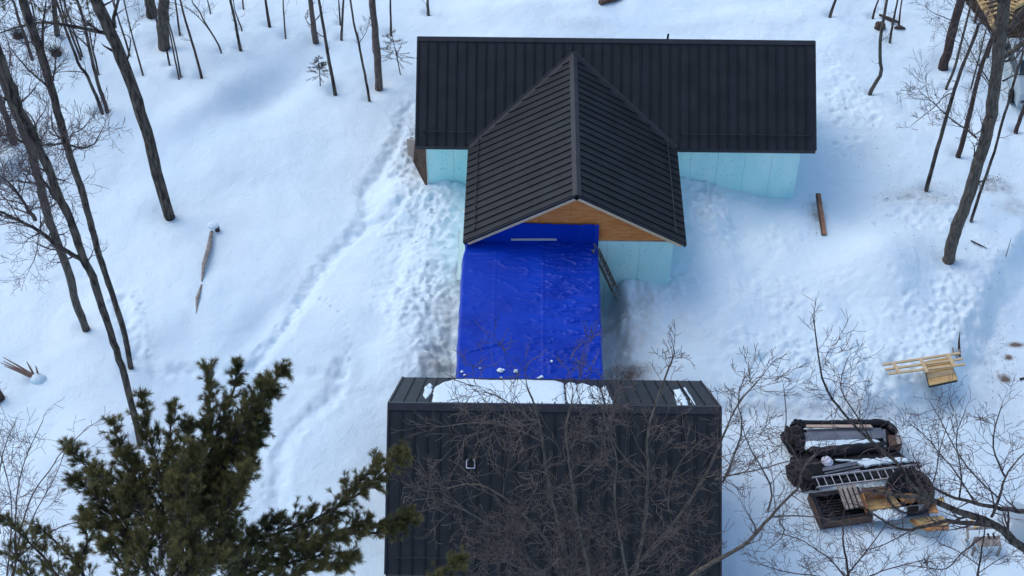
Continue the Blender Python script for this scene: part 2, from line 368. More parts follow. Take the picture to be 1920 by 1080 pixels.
DIRT = []           # stains on the snow: x, y, rx, ry, strength
def dirt(px, py, a, b, s): x, y = G(px, py); DIRT.append((x, y, a, b, s))
dirt(1175, 695, .8, .35, 1.0); dirt(1150, 690, .4, .5, .9); dirt(1210, 600, .35, 1.6, .28); dirt(1640, 745, 4, .5, .32); dirt(1450, 748, 3, .35, .3); dirt(1760, 735, 1.2, .7, .3)
dirt(778, 285, .35, 1.0, .8); dirt(795, 330, .5, .4, .6); dirt(770, 230, .35, 1, .25); dirt(820, 690, .7, .5, .5)
dirt(1895, 675, .24, .2, 2.0); dirt(1903, 635, .14, .14, 2.0); dirt(1915, 612, .3, .14, 2.0); dirt(1860, 350, 1.1, .6, .55); dirt(1730, 370, 1.8, .7, .4); dirt(1905, 390, .8, .6, .45)
dirt(1880, 700, 1.2, 3.5, .22); dirt(1700, 820, 3.5, .8, .25); dirt(1530, 405, .35, .9, .6); dirt(1200, 730, 1.5, .3, .35); dirt(1640, 275, 1, 2, .1); dirt(1600, 900, 2.6, 1.4, .3); dirt(1760, 720, 1.0, .5, .5); dirt(1130, 640, .5, 1.6, .35); dirt(830, 600, .4, 1.5, .12)

# ------------------------------------------------------------ the two buildings: dimensions
PT = math.tan(R(38.67)); L1 = 3.649; HW = 8.4; GX, GW, GT = -1.807, 4.37, math.tan(R(30.18)); ZE = -2.917; YF = 9.536; GZR = ZE+GW*GT
EX, EW, EY, EZ, EB, ET, EF = -2.757, 5.33, -21.04, .73, 4.351, math.tan(R(39.95)), 4.154
# ------------------------------------------------------------ house
house = thing('house', 'T shaped house with charcoal standing seam roof and aqua foam walls under construction', 'house', (0, 0, -6))
def roofpart(name, label=None):
    o = bpy.data.objects.new(name, None); col.objects.link(o); o.empty_display_size = .2; return o
def seam_panel(poly, nrm, a, b, mat_, parent, rib=.045, rw=.03, th=.02, name='roof_panel', side=None):
    """flat pan with one raised seam along a-b"""
    nrm = np.array(nrm, float); b_ = MB(); b_.prism(poly, nrm*-th)
    a = np.array(a, float); b = np.array(b, float)
    b_.bar(a+nrm*(rib/2), b+nrm*(rib/2), rw, rib, nrm)
    return b_.build(name, mat_, parent)
def unit(v): v = np.array(v, float); return v/np.linalg.norm(v)
# ---- main wing roof: deck slab with panels as sub-parts
def slab_roof(name, polys, parent, mat_, th=.1):
    b_ = MB()
    for p, nn in polys: b_.prism(p, np.array(nn)*-th)
    return b_.build(name, mat_, parent)
nf = unit((0, -PT, 1)); nb_ = unit((0, PT, 1))
zE = -L1*PT
low = -.035      # deck lies this much under the pans
def up(p, n, d): return np.array(p, float)+np.array(n)*d
def yv(x):
    """lower edge of the front slope at x: the eave, or the valley of the cross gable"""
    dx = abs(x-GX)
    if dx >= GW: return -L1
    return max(-L1, (GZR-dx*GT)/PT)
deckA = [(-HW, 0, 0), (HW, 0, 0), (HW, -L1, zE), (GX+GW, -L1, zE), (GX, yv(GX), yv(GX)*PT), (GX-GW, -L1, zE), (-HW, -L1, zE)]
b_ = MB()
b_.prism([up(p, nf, low) for p in [deckA[0], (GX, 0, 0), deckA[4], deckA[5], deckA[6]]], nf*-.08)
b_.prism([up(p, nf, low) for p in [(GX, 0, 0), deckA[1], deckA[2], deckA[3], deckA[4]]], nf*-.08)
b_.prism([up(p, nb_, low) for p in [(-HW, .05, -.05*PT), (HW, .05, -.05*PT), (HW, L1, zE), (-HW, L1, zE)][::-1]], nb_*-.08)
mroof = b_.build('main_roof', BLACKM, house)
NP = 41; PW = 2*HW/NP; gap = .018
full = {}
for i in range(NP):
    x0 = -HW+i*PW+gap; x1 = x0+PW-gap*2
    e0 = x0; e1 = x1
    if i == NP-1: e1 = HW
    if i == 0: e0 = -HW
    poly = [(e0, -.02, -.02*PT), (e1, -.02, -.02*PT), (e1, yv(e1), yv(e1)*PT)]
    if e0 < GX < e1: poly.append((GX, yv(GX), yv(GX)*PT))
    poly.append((e0, yv(e0), yv(e0)*PT))
    xs = x0-gap/2 if i else x0+.01
    ye = yv(xs) if yv(xs) <= -L1+.001 else yv(xs)+.16
    seam_panel(poly, nf, (xs, -.1, -.1*PT), (xs, min(ye, -.12), min(ye, -.12)*PT), ROOF, mroof, rib=.06)
proto = None
for i in range(NP):
    x0 = -HW+i*PW
    if proto is None:
        proto = seam_panel([(x0+gap, .02, -.02*PT), (x0+PW-gap, .02, -.02*PT), (x0+PW-gap, L1, zE), (x0+gap, L1, zE)][::-1], nb_, (x0+.01, .1, -.1*PT), (x0+.01, L1, zE), ROOF, mroof)
    else:
        c = proto.copy(); col.objects.link(c); c.parent = mroof; c.location = proto.location+Vector((i*PW, 0, 0))
b_ = MB()
for n_, s in ((nf, -1), (nb_, 1)):
    b_.prism([(-HW-.02, 0, .055), (HW+.02, 0, .055), (HW+.02, s*.16, .055-.16*PT), (-HW-.02, s*.16, .055-.16*PT)][::s], n_*-.012)
b_.build('ridge_cap', ROOFT, house)
b_ = MB()
for x in (-HW-.02, HW+.02):
    for s in (-1, 1):
        nn = unit((0, s*PT, 1)); b_.bar(up((x, s*.01, 0), nn, -.07), up((x, s*L1, zE), nn, -.07), .05, .2, nn)
b_.bar((-HW, -L1-.015, zE-.09), (GX-GW+.02, -L1-.015, zE-.09), .03, .16); b_.bar((GX+GW-.02, -L1-.015, zE-.09), (HW, -L1-.015, zE-.09), .03, .16)
b_.bar((-HW, L1+.015, zE-.09), (HW, L1+.015, zE-.09), .03, .16)
b_.build('eave_trim', ROOFT, house)
b_ = MB(); b_.prism([(-HW+.03, -3.3, zE-.12), (GX-GW+.1, -3.3, zE-.12), (GX-GW+.1, -L1+.02, zE-.12), (-HW+.03, -L1+.02, zE-.12)], (0, 0, .02))
b_.prism([(GX+GW-.1, -3.3, zE-.12), (HW-.03, -3.3, zE-.12), (HW-.03, -L1+.02, zE-.12), (GX+GW-.1, -L1+.02, zE-.12)], (0, 0, .02)); b_.build('soffit', TAN, house)

# ---- cross gable roof
for s in (-1, 1):
    nn = unit((s*GT, 0, 1))
    def gp(dx, y, s=s): return (GX+s*dx, y, GZR-dx*GT)
    def dxv(y): return min(GW, max(0, (GZR-y*PT)/GT))
    yr = GZR/PT
    dk = [gp(0, -YF), gp(GW, -YF), gp(GW, -L1), gp(0, yr)]
    if s > 0: dk = dk
    else: dk = dk[::-1]
    b_ = MB(); b_.prism([up(p, nn, low) for p in dk], nn*-.08)
    groof = b_.build('gable_roof', BLACKM, house)
    n = int(round((YF+yr)/.406)); pw = (YF+yr)/n; pw = .406
    for i in range(n+1):
        ya = -YF+i*pw+gap; yb = min(-YF+(i+1)*pw-gap, yr)
        if ya > yr-.02: break
        p = [gp(0.02, ya), gp(dxv(ya), ya), gp(dxv(yb), yb)]
        if ya < -L1 < yb: p = [gp(.02, ya), gp(GW, ya), gp(GW, -L1), gp(dxv(yb), yb)]
        if dxv(yb) > .02: p.append(gp(.02, yb))
        if s < 0: p = p[::-1]
        if i == 0: rb = ya+.015
        else: rb = ya-gap
        seam_panel(p, nn, gp(.12, rb), gp(max(.13, dxv(rb)-(.28 if rb > -L1-.25 else 0)), rb), ROOF, groof, rw=.03, rib=.052)
    b_ = MB()
    b_.bar(up(gp(GW+.01, -YF-.02), nn, -.07), up(gp(GW+.01, -L1+.05), nn, -.07), .04, .15, nn)
    b_.build('gable_eave_trim', ROOFT, house)
    b_ = MB(); b_.bar(up(gp(0, -YF-.02), nn, -.03), up(gp(GW, -YF-.02), nn, -.03), .045, .1, nn); b_.build('rake_trim', ROOFT, house)
    b_ = MB(); b_.bar(up(gp(.0, -YF-.005), nn, -.15), up(gp(GW-.1, -YF-.005), nn, -.15), .04, .13, nn); b_.build('rake_fascia', FASC, house)
    b_ = MB(); q = [gp(.02, -YF+.03), gp(GW-.05, -YF+.03), gp(GW-.05, -9.18), gp(.02, -9.18)]; b_.prism([up(p, nn, -.2) for p in (q if s > 0 else q[::-1])], nn*.02); b_.build('rake_soffit', TAN, house)
    # snow guard rod on brackets
    b_ = MB(); A = up(gp(3.92, -9.25), nn, .1); B = up(gp(3.92, -3.45), nn, .1); b_.tube([A, B], .02, 6)
    for k in range(9):
        q = A+(B-A)*(k+.3)/9; b_.bar(q-nn*.1, q+nn*.02, .03, .04, (0, 1, 0))
    b_.build('snow_guard', ROOFT, house)
b_ = MB()
for s in (-1, 1):
    nn = unit((s*GT, 0, 1)); q = [(GX, -YF-.03, GZR+.055), (GX+s*.17, -YF-.03, GZR+.055-.17*GT), (GX+s*.17, GZR/PT-.15, GZR+.055-.17*GT), (GX, GZR/PT, GZR+.055)]
    b_.prism(q if s > 0 else q[::-1], nn*-.012)
b_.build('gable_ridge_cap', ROOFT, house)
# valley flashings
b_ = MB()
for s in (-1, 1):
    a = np.array((GX, GZR/PT+.03, GZR+.03)); b2 = np.array((GX+s*GW, -L1, ZE+.03))
    g_ = unit((s*GT, 0, 1)); dn = unit(b2-a); e1 = np.cross(g_, dn); e1 = e1*np.sign(e1[1])*-1
    if e1[1] > 0: e1 = -e1
    a0 = np.array((GX, GZR/PT, GZR)); b0 = np.array((GX+s*GW, -L1, ZE))
    q = [a0, b0, b0+e1*.26, a0+e1*.26+dn*.2]; q = [p+g_*.012 for p in q]; b_.prism(q, g_*-.008)
    e2 = np.cross(nf, dn)
    if e2[1] < 0: e2 = -e2
    q = [a0, b0, b0+e2*.12, a0+e2*.12]; q = [p+nf*.01 for p in q]; b_.prism(q, nf*-.008)
b_.build('valley_flashing', ROOFT, house)
for (xa, xb) in ((-8.1, -6.15), (2.75, 8.15)):
    b_ = MB(); t = 3.18; A = up((xa, -t, -t*PT), nf, .1); B = up((xb, -t, -t*PT), nf, .1); b_.tube([A, B], .018, 6)
    k = int((xb-xa)/.8)+1
    for j in range(k+1):
        q = A+(B-A)*j/k; b_.bar(q-nf*.1, q+nf*.02, .03, .04, (1, 0, 0))
    b_.build('snow_guard', ROOFT, house)
b_ = MB(); p = atY(1251, 76, .45); b_.tube([(p[0], .45, -.6), (p[0]+.02, .45, p[2]+.33)], .045, 8); b_.build('vent_pipe', BLACK, house)

# ---- walls
core = MB()
core.prism([(-7.94, -3.19, -8.2), (7.84, -3.19, -8.2), (7.84, 3.2, -8.2), (-7.94, 3.2, -8.2)][::-1], (0, 0, 5.35))
core.prism([(-5.65, -9.14, -8.4), (2.05, -9.14, -8.4), (2.05, -3.25, -8.4), (-5.65, -3.25, -8.4)][::-1], (0, 0, 5.4))
core.prism([(-7.94, -3.0, -2.87), (-7.94, 3.0, -2.87), (-7.94, 0, -.25)][::-1], (15.78, 0, 0))
wall = core.build('wall', SIDING, house)
def foam_run(ax, c, a, b, z0, z1, step=1.22, t=.06, out=-1, split=None):
    n = max(1, int(round((b-a)/step))); wv = (b-a)/n
    for i in range(n):
        u0 = a+i*wv+.004; u1 = a+(i+1)*wv-.004; mid = (u0+u1)/2
        zs = [(z0, z1)] if not split else [(z0, split-.004), (split+.004, z1)]
        for za, zb in zs:
            dj = random.uniform(-.004, .006)
            if ax == 'x': MB().box((mid, c+out*(t/2+dj), (za+zb)/2), (u1-u0, t, zb-za)).build('foam_panel', FOAM, wall)
            else: MB().box((c+out*(t/2+dj), mid, (za+zb)/2), (t, u1-u0, zb-za)).build('foam_panel', FOAM, wall)
foam_run('x', -3.19, -7.99, -5.72, -8.2, zE-.14)
foam_run('x', -3.19, 2.12, 7.9, -8.2, zE-.14)
foam_run('x', -9.14, -5.7, 2.1, -8.4, -3.06)
foam_run('y', 7.84, -3.19, 3.2, -8.2, zE-.14, out=1)
foam_run('y', 2.05, -9.14, -3.26, -8.4, -3.06, out=1)
foam_run('y', -5.65, -9.14, -3.26, -8.4, -3.06, out=-1)
# orange sheathing in the gable, cut from sheets
zt = lambda x: GZR-abs(x-GX)*GT-.22
xs = [-5.7, -4.45, -3.23, -2.01, -.79, .43, 1.65, 2.1]
gw_ = MB().prism([(-5.6, -9.1, -3.04), (2.0, -9.1, -3.04), (GX, -9.1, GZR-.25)], (0, .1, 0)).build('gable_wall', SIDING, house)
for a, b in zip(xs[:-1], xs[1:]):
    a2, b2 = a+.003, b-.003; p = [(a2, -9.2, -3.04), (b2, -9.2, -3.04), (b2, -9.2, max(-3.03, zt(b2)))]
    if a2 < GX < b2: p.append((GX, -9.2, zt(GX)))
    p.append((a2, -9.2, max(-3.03, zt(a2))))
    MB().prism(p, (0, .06, 0)).build('sheathing_panel', OSB, gw_)
b_ = MB(); rgs = random.Random(12)
for _ in range(46):
    x = rgs.uniform(2.4, 7.7); z = rgs.choice((-3.5, -3.9, -4.3, -4.7, -5.1))+rgs.uniform(-.05, .05); s_ = rgs.uniform(.012, .028); b_.box((x, -3.258, z), (s_, .012, s_))
for _ in range(14): b_.box((rgs.uniform(-7.8, -6.4), -3.258, rgs.uniform(-4.8, -3.5)), (.025, .012, .025))
for _ in range(26): b_.box((rgs.uniform(-.6, 2.0), -9.208, rgs.uniform(-5.2, -3.2)), (.02, .012, .03))
b_.build('fasteners', OLDW, house)['kind'] = 'stuff'
MB().bar((-5.72, -9.215, -3.05), (2.12, -9.215, -3.05), .03, .05).build('band_board', TAN, house)
MB().box((-7.995, -3.235, -5.2), (.03, .03, 4.2)).build('corner_strip', FOAM2, house)
MB().bar((-7.99, -3.27, zE-.155), (-6.0, -3.27, zE-.155), .03, .05).build('wall_top_strip', BATT, house)
MB().bar((2.3, -3.27, zE-.155), (7.9, -3.27, zE-.155), .03, .05).build('wall_top_strip', BATT, house)

# ------------------------------------------------------------ garage
garage = thing('garage', 'nearer building with charcoal standing seam gable roof and snow on its far slope', 'garage', (EX, EY, -6.2))
en = unit((0, -ET, 1)); eb = unit((0, ET, 1)); X0, X1 = EX-EW, EX+EW
b_ = MB()
b_.prism([up(p, en, low) for p in [(X0, EY, EZ), (X1, EY, EZ), (X1, EY-EF, EZ-EF*ET), (X0, EY-EF, EZ-EF*ET)][::-1]], en*-.09)
b_.prism([up(p, eb, low) for p in [(X0, EY+.06, EZ-.06*ET), (X1, EY+.06, EZ-.06*ET), (X1, EY+EB, EZ-EB*ET), (X0, EY+EB, EZ-EB*ET)]], eb*-.09)
eroof = b_.build('garage_roof', BLACKM, garage)
NG = 26; gw2 = 2*EW/NG; pf = pb = None
for i in range(NG):
    x0 = X0+i*gw2
    if i == 0:
        pf = seam_panel([(x0+gap, EY-.02, EZ-.02*ET), (x0+gw2-gap, EY-.02, EZ-.02*ET), (x0+gw2-gap, EY-EF, EZ-EF*ET), (x0+gap, EY-EF, EZ-EF*ET)], en, (x0+.012, EY-.12, EZ-.12*ET), (x0+.012, EY-EF, EZ-EF*ET), ROOF, eroof)
        pb = seam_panel([(x0+gap, EY+.02, EZ-.02*ET), (x0+gw2-gap, EY+.02, EZ-.02*ET), (x0+gw2-gap, EY+EB, EZ-EB*ET), (x0+gap, EY+EB, EZ-EB*ET)][::-1], eb, (x0+.012, EY+.12, EZ-.12*ET), (x0+.012, EY+EB, EZ-EB*ET), ROOF, eroof)
    else:
        for q in (pf, pb):
            c = q.copy(); col.objects.link(c); c.parent = eroof; c.location = q.location+Vector((i*gw2, 0, 0))
b_ = MB()
for s, n_ in ((-1, en), (1, eb)):
    b_.prism([(X0-.02, EY, EZ+.06), (X1+.02, EY, EZ+.06), (X1+.02, EY+s*.18, EZ+.06-.18*ET), (X0-.02, EY+s*.18, EZ+.06-.18*ET)][::s], n_*-.012)
b_.build('ridge_cap', ROOFT, garage)
b_ = MB()
for x in (X0-.02, X1+.02):
    b_.bar(up((x, EY, EZ), en, -.05), up((x, EY-EF, EZ-EF*ET), en, -.05), .05, .2, en)
    b_.bar(up((x, EY, EZ), eb, -.05), up((x, EY+EB, EZ-EB*ET), eb, -.05), .05, .2, eb)
b_.bar((X0, EY+EB+.015, EZ-EB*ET-.08), (X1, EY+EB+.015, EZ-EB*ET-.08), .03, .16); b_.bar((X0, EY-EF-.015, EZ-EF*ET-.08), (X1, EY-EF-.015, EZ-EF*ET-.08), .03, .16)
b_.build('eave_trim', ROOFT, garage)
b_ = MB(); t = EF-.42; A = up((X0+.25, EY-t, EZ-t*ET), en, .09); B = up((X1-.1, EY-t, EZ-t*ET), en, .09); b_.tube([A, B], .014, 6)
for j in range(14): q = A+(B-A)*j/13; b_.bar(q-en*.09, q+en*.02, .025, .035, (1, 0, 0))
b_.build('snow_guard', ROOFT, garage)
b_ = MB(); b_.prism([(X0+.35, EY-EF+.4, -8.6), (X1-.35, EY-EF+.4, -8.6), (X1-.35, EY+EB-.45, -8.6), (X0+.35, EY+EB-.45, -8.6)][::-1], (0, 0, 5.6))
gy_ = EZ-.25; b_.prism([(X0+.35, EY-EF+.45, -3.02), (X0+.35, EY+EB-.5, -3.02), (X0+.35, EY, gy_)][::-1], (2*EW-.7, 0, 0)); b_.build('wall', SIDING, garage)
b_ = MB(); b_.prism([(X0+.1, EY-EF+.02, EZ-EF*ET-.15), (X1-.1, EY-EF+.02, EZ-EF*ET-.15), (X1-.1, EY-EF+.42, EZ-EF*ET-.15), (X0+.1, EY-EF+.42, EZ-EF*ET-.15)], (0, 0, .02)); b_.build('soffit', TAN, garage)
# plumbing vent with its pale square flashing
def onroof(px, py):
    """point of the garage front slope seen at px,py"""
    d = ray(px, py); # EZ-z = (EY-y)*ET
    t_ = ((EZ-CAM[2])-(EY-CAM[1])*ET)/(d[2]-d[1]*ET); return CAM+d*t_
def onback(px, py):
    d = ray(px, py); t_ = ((EZ-CAM[2])+(EY-CAM[1])*ET)/(d[2]+d[1]*ET); return CAM+d*t_
c = onroof(882.5, 870); fl = MB(); u = np.array((1, 0, 0)); v = unit((0, 1, ET)); hs = .13
cs = [c+en*.02+u*a*hs+v*b*hs for a, b in ((-1, -1), (1, -1), (1, 1), (-1, 1))]
for a, b in zip(cs, cs[1:]+cs[:1]): fl.tube([a+en*.01, b+en*.01], .018, 6)
fl.build('vent_flashing', WHITE, garage)
fl = MB(); fl.prism([c+en*.012+u*a*hs+v*b*hs for a, b in ((-1, -1), (1, -1), (1, 1), (-1, 1))], en*.008); fl.tube([c+en*.02, c+np.array((0, 0, .12)), c+np.array((0, 0, .42))], [.1, .075, .065], 10); fl.build('vent_pipe', BLACK, garage)

# snow lying on the far slope of the garage roof, between the seams
def roof_snow(label, pts, th=.09, seed=1, group='snow patches left on the garage roof', mid=False):
    """pts: outline in picture coordinates on the far slope"""
    W = [onback(*p) for p in pts]; return snow_slab(W, eb, th, label, group, seed)
def snow_slab(W, eb, th, label, group=None, seed=1):
    rgs = random.Random(seed); ring = []
    n = len(W)
    for i in range(n):
        a, b = W[i], W[(i+1) % n]; k = max(1, int(np.linalg.norm(b-a)/.12))
        for j in range(k):
            p = a+(b-a)*j/k
            ring.append(p+np.array((rgs.uniform(-.025, .025), 0, 0))+unit((0, 1, -ET))*rgs.uniform(-.04, .04)*(1 if eb[2] < .99 else 0)+np.array((rgs.uniform(-.03, .03), rgs.uniform(-.04, .04), 0))*(eb[2] > .99))
    c = sum(ring)/len(ring); vs = []; k = len(ring)
    for f, h_ in ((1, .0), (.985, .6), (.93, .92), (.7, 1.0), (.35, 1.02)):
        for p in ring: vs.append(c+(p-c)*f+eb*(th*h_*(1+rgs.uniform(-.06, .06)) if h_ else -.01))
    vs.append(c+eb*th); fs = []
    for r_ in range(4):
        for j in range(k): a = r_*k+j; b = r_*k+(j+1) % k; fs.append((a, b, b+k, a+k))
    for j in range(k): fs.append((4*k+j, 4*k+(j+1) % k, 5*k))
    o = MB().add(vs, fs).build('snow_patch', SNOW, None, True); tag(o, label, 'snow', group); return o
roof_snow('largest snow patch, covering the left middle of the far garage slope', [(809, 757), (813, 728), (830, 718), (852, 712), (880, 712), (925, 714), (980, 713), (1040, 715), (1058, 719), (1060, 757)], .055, 3)
roof_snow('narrow snow patch between two seams nearest the left end of the garage roof', [(794, 742), (797, 726), (807, 719), (812, 724), (808, 740), (799, 748)], .04, 4)
roof_snow('snow strip between seams just right of the largest snow patch, notched at its top', [(1063, 757), (1060, 722), (1068, 718), (1080, 720), (1088, 757)], .05, 5)
roof_snow('broad round topped snow strip above the ridge, second of the right hand strips', [(1091, 758), (1081, 724), (1092, 719), (1106, 724), (1113, 758)], .05, 6)
roof_snow('snow strip between seams, next to last of the middle row of strips', [(1116, 758), (1107, 727), (1115, 724), (1124, 729), (1133, 758)], .05, 7)
roof_snow('snow strip with melted ragged right edge ending the middle row of strips', [(1137, 758), (1127, 728), (1136, 725), (1140, 738), (1149, 758)], .045, 8)
roof_snow('wide slanted snow strip by itself towards the right end of the garage roof', [(1270, 760), (1263, 733), (1274, 730), (1284, 745), (1291, 761)], .045, 9)
roof_snow('thin ragged snow strip nearest the right end of the garage roof', [(1287, 741), (1281, 727), (1285, 727), (1293, 741), (1305, 760), (1299, 759)], .035, 10)

# ------------------------------------------------------------ covered link between house and garage
linkb = thing('breezeway', 'low flat link between house and garage hidden under the blue tarp', 'outbuilding', (-3.55, -13, -6.6))
MB().prism([(-6.0, -9.26, -8.4), (-1.02, -9.26, -8.4), (-1.02, -16.9, -8.4), (-6.0, -16.9, -8.4)], (0, 0, 5.08)).build('wall', SIDING, linkb)
MB().prism([(-6.05, -9.24, -3.31), (-.98, -9.24, -3.31), (-.98, -16.88, -3.31), (-6.05, -16.88, -3.31)], (0, 0, .08)).build('roof_deck', PLY, linkb)

# tarp
nx, ny = 150, 250
T0, T1 = -9.23, -17.0
xs_ = np.linspace(0, 1, nx); ys_ = np.linspace(0, 1, ny)
Xg, Yg = np.meshgrid(xs_, ys_)
dist = Yg*(T0-T1+1.05)-1.05            # metres along the tarp; negative = up the wall
xl = -6.14-.12*sstep(0, 1.0, dist)+.02*dist/7+.045*perlin(dist*1.2, dist*0, 3); xr = -.83+.0*dist+.045*perlin(dist*1.4, dist*0+4, 5)-.04*sstep(1, 0, dist)
X_ = xl+(xr-xl)*Xg
Y_ = np.where(dist < 0, T0-.01, T0-dist); Z_ = np.where(dist < 0, -3.17-dist, -3.17)
wr = np.abs(fbm(X_*.55+.15*Y_, Y_*1.7, 4, 41, .55)); wr2 = np.abs(fbm(X_*.8-.3*Y_, Y_*3.0+.9*X_, 3, 51, .5))
right = sstep(-4.3, -2.0, X_)
amp = .85*.055*(1-np.clip(wr*2.4, 0, 1))**3*(.5+right)+.014*(1-np.clip(wr2*3.2, 0, 1))**3*(.15+right)
fold = .05*np.exp(-((dist-(5.95-(X_+5.9)*.33))/.05)**2)*sstep(-6.0, -5.7, X_)*sstep(-4.4, -4.7, X_)
fold = fold+.012*sum(np.exp(-((dist-q)/.035)**2) for q in (.9, 1.8, 2.7, 3.6, 4.5, 5.4, 6.3))*(.4+.6*np.abs(perlin(X_*.9, dist*3+2, 6)))+.012*np.exp(-((X_+3.05)/.04)**2)+.007*np.exp(-((X_+4.9)/.04)**2)
disp = amp+fold+.03*fbm(X_*.6, Y_*.6, 2, 61)+.02
edge = np.minimum(Xg, 1-Xg); sag = -.42*np.clip(1-edge/.016, 0, 1)**1.4
Z_ = Z_+np.where(dist < 0, 0, disp+sag); Y_ = Y_-np.where(dist < 0, disp*.8+.02, .02*np.exp(-dist*3))
V = np.stack([X_, Y_, Z_], -1).reshape(-1, 3)
# hung part: keep below the gable rake on the left
V[:, 2] = np.where(dist.ravel() < 0, np.minimum(V[:, 2], GZR-np.abs(V[:, 0]-GX)*GT-.24), V[:, 2])
idx = np.arange(nx*ny).reshape(ny, nx)
F = np.stack([idx[:-1, :-1], idx[1:, :-1], idx[1:, 1:], idx[:-1, 1:]], -1).reshape(-1, 4)
tp = link('tarp', smooth(mesh_np('tarp', V, F)), TARP); tag(tp, 'bright blue plastic tarp stretched from the gable wall down to the garage eave', 'tarp')
ba = atY(958, 449, -9.33); bb_ = atY(1044, 449, -9.33)
tag(MB().bar(ba, bb_, .04, .085).build('batten', BATT), 'pale grey batten pinning the blue tarp to the gable wall', 'batten')
# lumps of snow on the tarp
for i, (px, py, r_, lb) in enumerate(((866, 697, .09, 'small round snow lump at the left lower edge of the blue tarp'), (871, 703, .07, 'small snow lump tucked under another beside the tarp lower left corner'),
        (937, 694, .16, 'largest crumbled snow lump on the lower tarp, left of centre'), (967, 697, .13, 'flat crumbled snow lump on the lower tarp, right of the largest'), (1034, 677, .09, 'lone bright snow lump highest up on the blue tarp'), (1015, 707, .12, 'snow lump by the garage eave under bare twigs on the tarp'), (900, 690, .06, 'faint little snow lump on the tarp between two bigger ones'), (940, 708, .08, 'snow lump touching the garage eave below the largest tarp lump'))):
    c = atZ(px, py, -3.1); b_ = MB(); rgs = random.Random(i)
    for k in range(3 if r_ > .1 else 1):
        o_ = np.array((rgs.uniform(-1, 1)*r_*1.1, rgs.uniform(-1, 1)*r_*.8, 0)) if k else np.zeros(3)
        r_ = r_*(.8 if k == 0 else 1); rr = r_*(.7 if k == 0 else .4)
        pr = [(0, 0, -.03), (rr, 0, -.01), (rr*.8, 0, rr*.5), (0, 0, rr*.7)]
        vs = []; kk = 8
        for (q, _, z) in pr[1:3]:
            for j in range(kk):
                a = 2*math.pi*j/kk; s_ = 1+rgs.uniform(-.25, .25); vs.append(c+o_+np.array((math.cos(a)*q*s_*1.2, math.sin(a)*q*s_, z)))
        vs.append(c+o_+np.array((0, 0, pr[3][2])))
        b_.add(vs, [(j, (j+1) % kk, (j+1) % kk+kk, j+kk) for j in range(kk)]+[(kk+j, kk+(j+1) % kk, 2*kk) for j in range(kk)])
    tag(b_.build('snow_lump', SNOW, None, True), lb, 'snow', 'snow lumps on the blue tarp')

# foam boards along the foot of the west side
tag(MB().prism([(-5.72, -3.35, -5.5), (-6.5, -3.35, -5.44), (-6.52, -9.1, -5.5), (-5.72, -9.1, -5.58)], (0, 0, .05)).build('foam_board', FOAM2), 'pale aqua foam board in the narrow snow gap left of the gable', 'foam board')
# dark sheet and tan board leaning at the west end
b_ = MB(); b_.prism([(-8.04, -3.3, -3.0), (-8.5, -3.0, -3.3), (-8.62, -3.05, -4.3), (-8.3, -3.15, -5.1), (-8.04, -3.35, -5.6)], (.02, .06, 0)); tag(b_.build('leaning_sheet', BROWNW), 'dark brown wooden sheet leaning against the left end of the house', 'board')
b_ = MB(); b_.prism([(-8.52, -2.95, -3.2), (-8.85, -2.9, -3.2), (-8.85, -2.9, -4.1), (-8.55, -2.95, -4.15)], (0, .05, 0)); tag(b_.build('tan_board', TAN), 'short tan board under the left eave beside the dark sheet', 'board')

# extension ladder leaning on the tarp edge
def ladder(name, label, A, B, wv, n, wdt=.42, rail=.05, m_=ALU, group=None, dbl=0):
    A = np.array(A, float); B = np.array(B, float); wv = unit(wv); t = thing(name, label, 'ladder', A, group)
    nn = np.cross(unit(B-A), wv)
    for s in (-1, 1): MB().bar(A+wv*s*wdt/2, B+wv*s*wdt/2, .03, rail+.03, nn).build('rail', m_, t)
    for i in range(n):
        p = A+(B-A)*(i+.5)/n; MB().tube([p-wv*wdt/2, p+wv*wdt/2], .02, 6).build('rung', m_, t)
    if dbl:
        C1 = A+(B-A)*dbl; D1 = B+(B-A)*.14
        for s in (-1, 1): MB().bar(C1+wv*s*(wdt/2-.04)+nn*.07, D1+wv*s*(wdt/2-.04)+nn*.07, .03, rail+.02, nn).build('rail', m_, t)
        for i in range(n-2):
            p = C1+(D1-C1)*(i+.5)/(n-2)+nn*.07; MB().tube([p-wv*(wdt/2-.04), p+wv*(wdt/2-.04)], .02, 6).build('rung', m_, t)
    return t
lf = atY(1158, 552, -10.05); lt = np.array([-1.0, -9.7, -2.98])
ladder('extension_ladder', 'aluminium extension ladder leaning against the edge of the blue tarp', lf, lf+(lt-lf)*.9, (.25, 1, .1), 9, .4, dbl=.12, m_=ALUD)
# ------------------------------------------------------------ yard objects
def slab(corners, z, t, mat_, name, parent=None, bevel=0):
    """board or box whose top outline is given in picture coordinates, lying with its top at height z"""
    z = z if hasattr(z, '__len__') else [z]*len(corners)
    W = [atZ(px, py, zz) for (px, py), zz in zip(corners, z)]
    return MB().prism(W[::-1], (0, 0, -t)).build(name, mat_, parent, bevel=bevel)
def roll(pts, z, r, mat_, name, parent=None, k=9, jit=.12, seed=1):
    rgs = random.Random(seed); W = [Vector(atZ(px, py, z+r)) for px, py in pts]; P_ = []; 
    for a, b in zip(W[:-1], W[1:]):
        n = max(2, int((b-a).length/.18))
        for i in range(n): P_.append(a+(b-a)*i/n+Vector((0, rgs.uniform(-.02, .02), rgs.uniform(-.02, .02))))
    P_.append(W[-1]); rr = [r*(.75 if i in (0, len(P_)-1) else 1)*rgs.uniform(.88, 1.1) for i in range(len(P_))]
    return MB().tube(P_, rr, k, jit, rgs).build(name, mat_, parent, True)
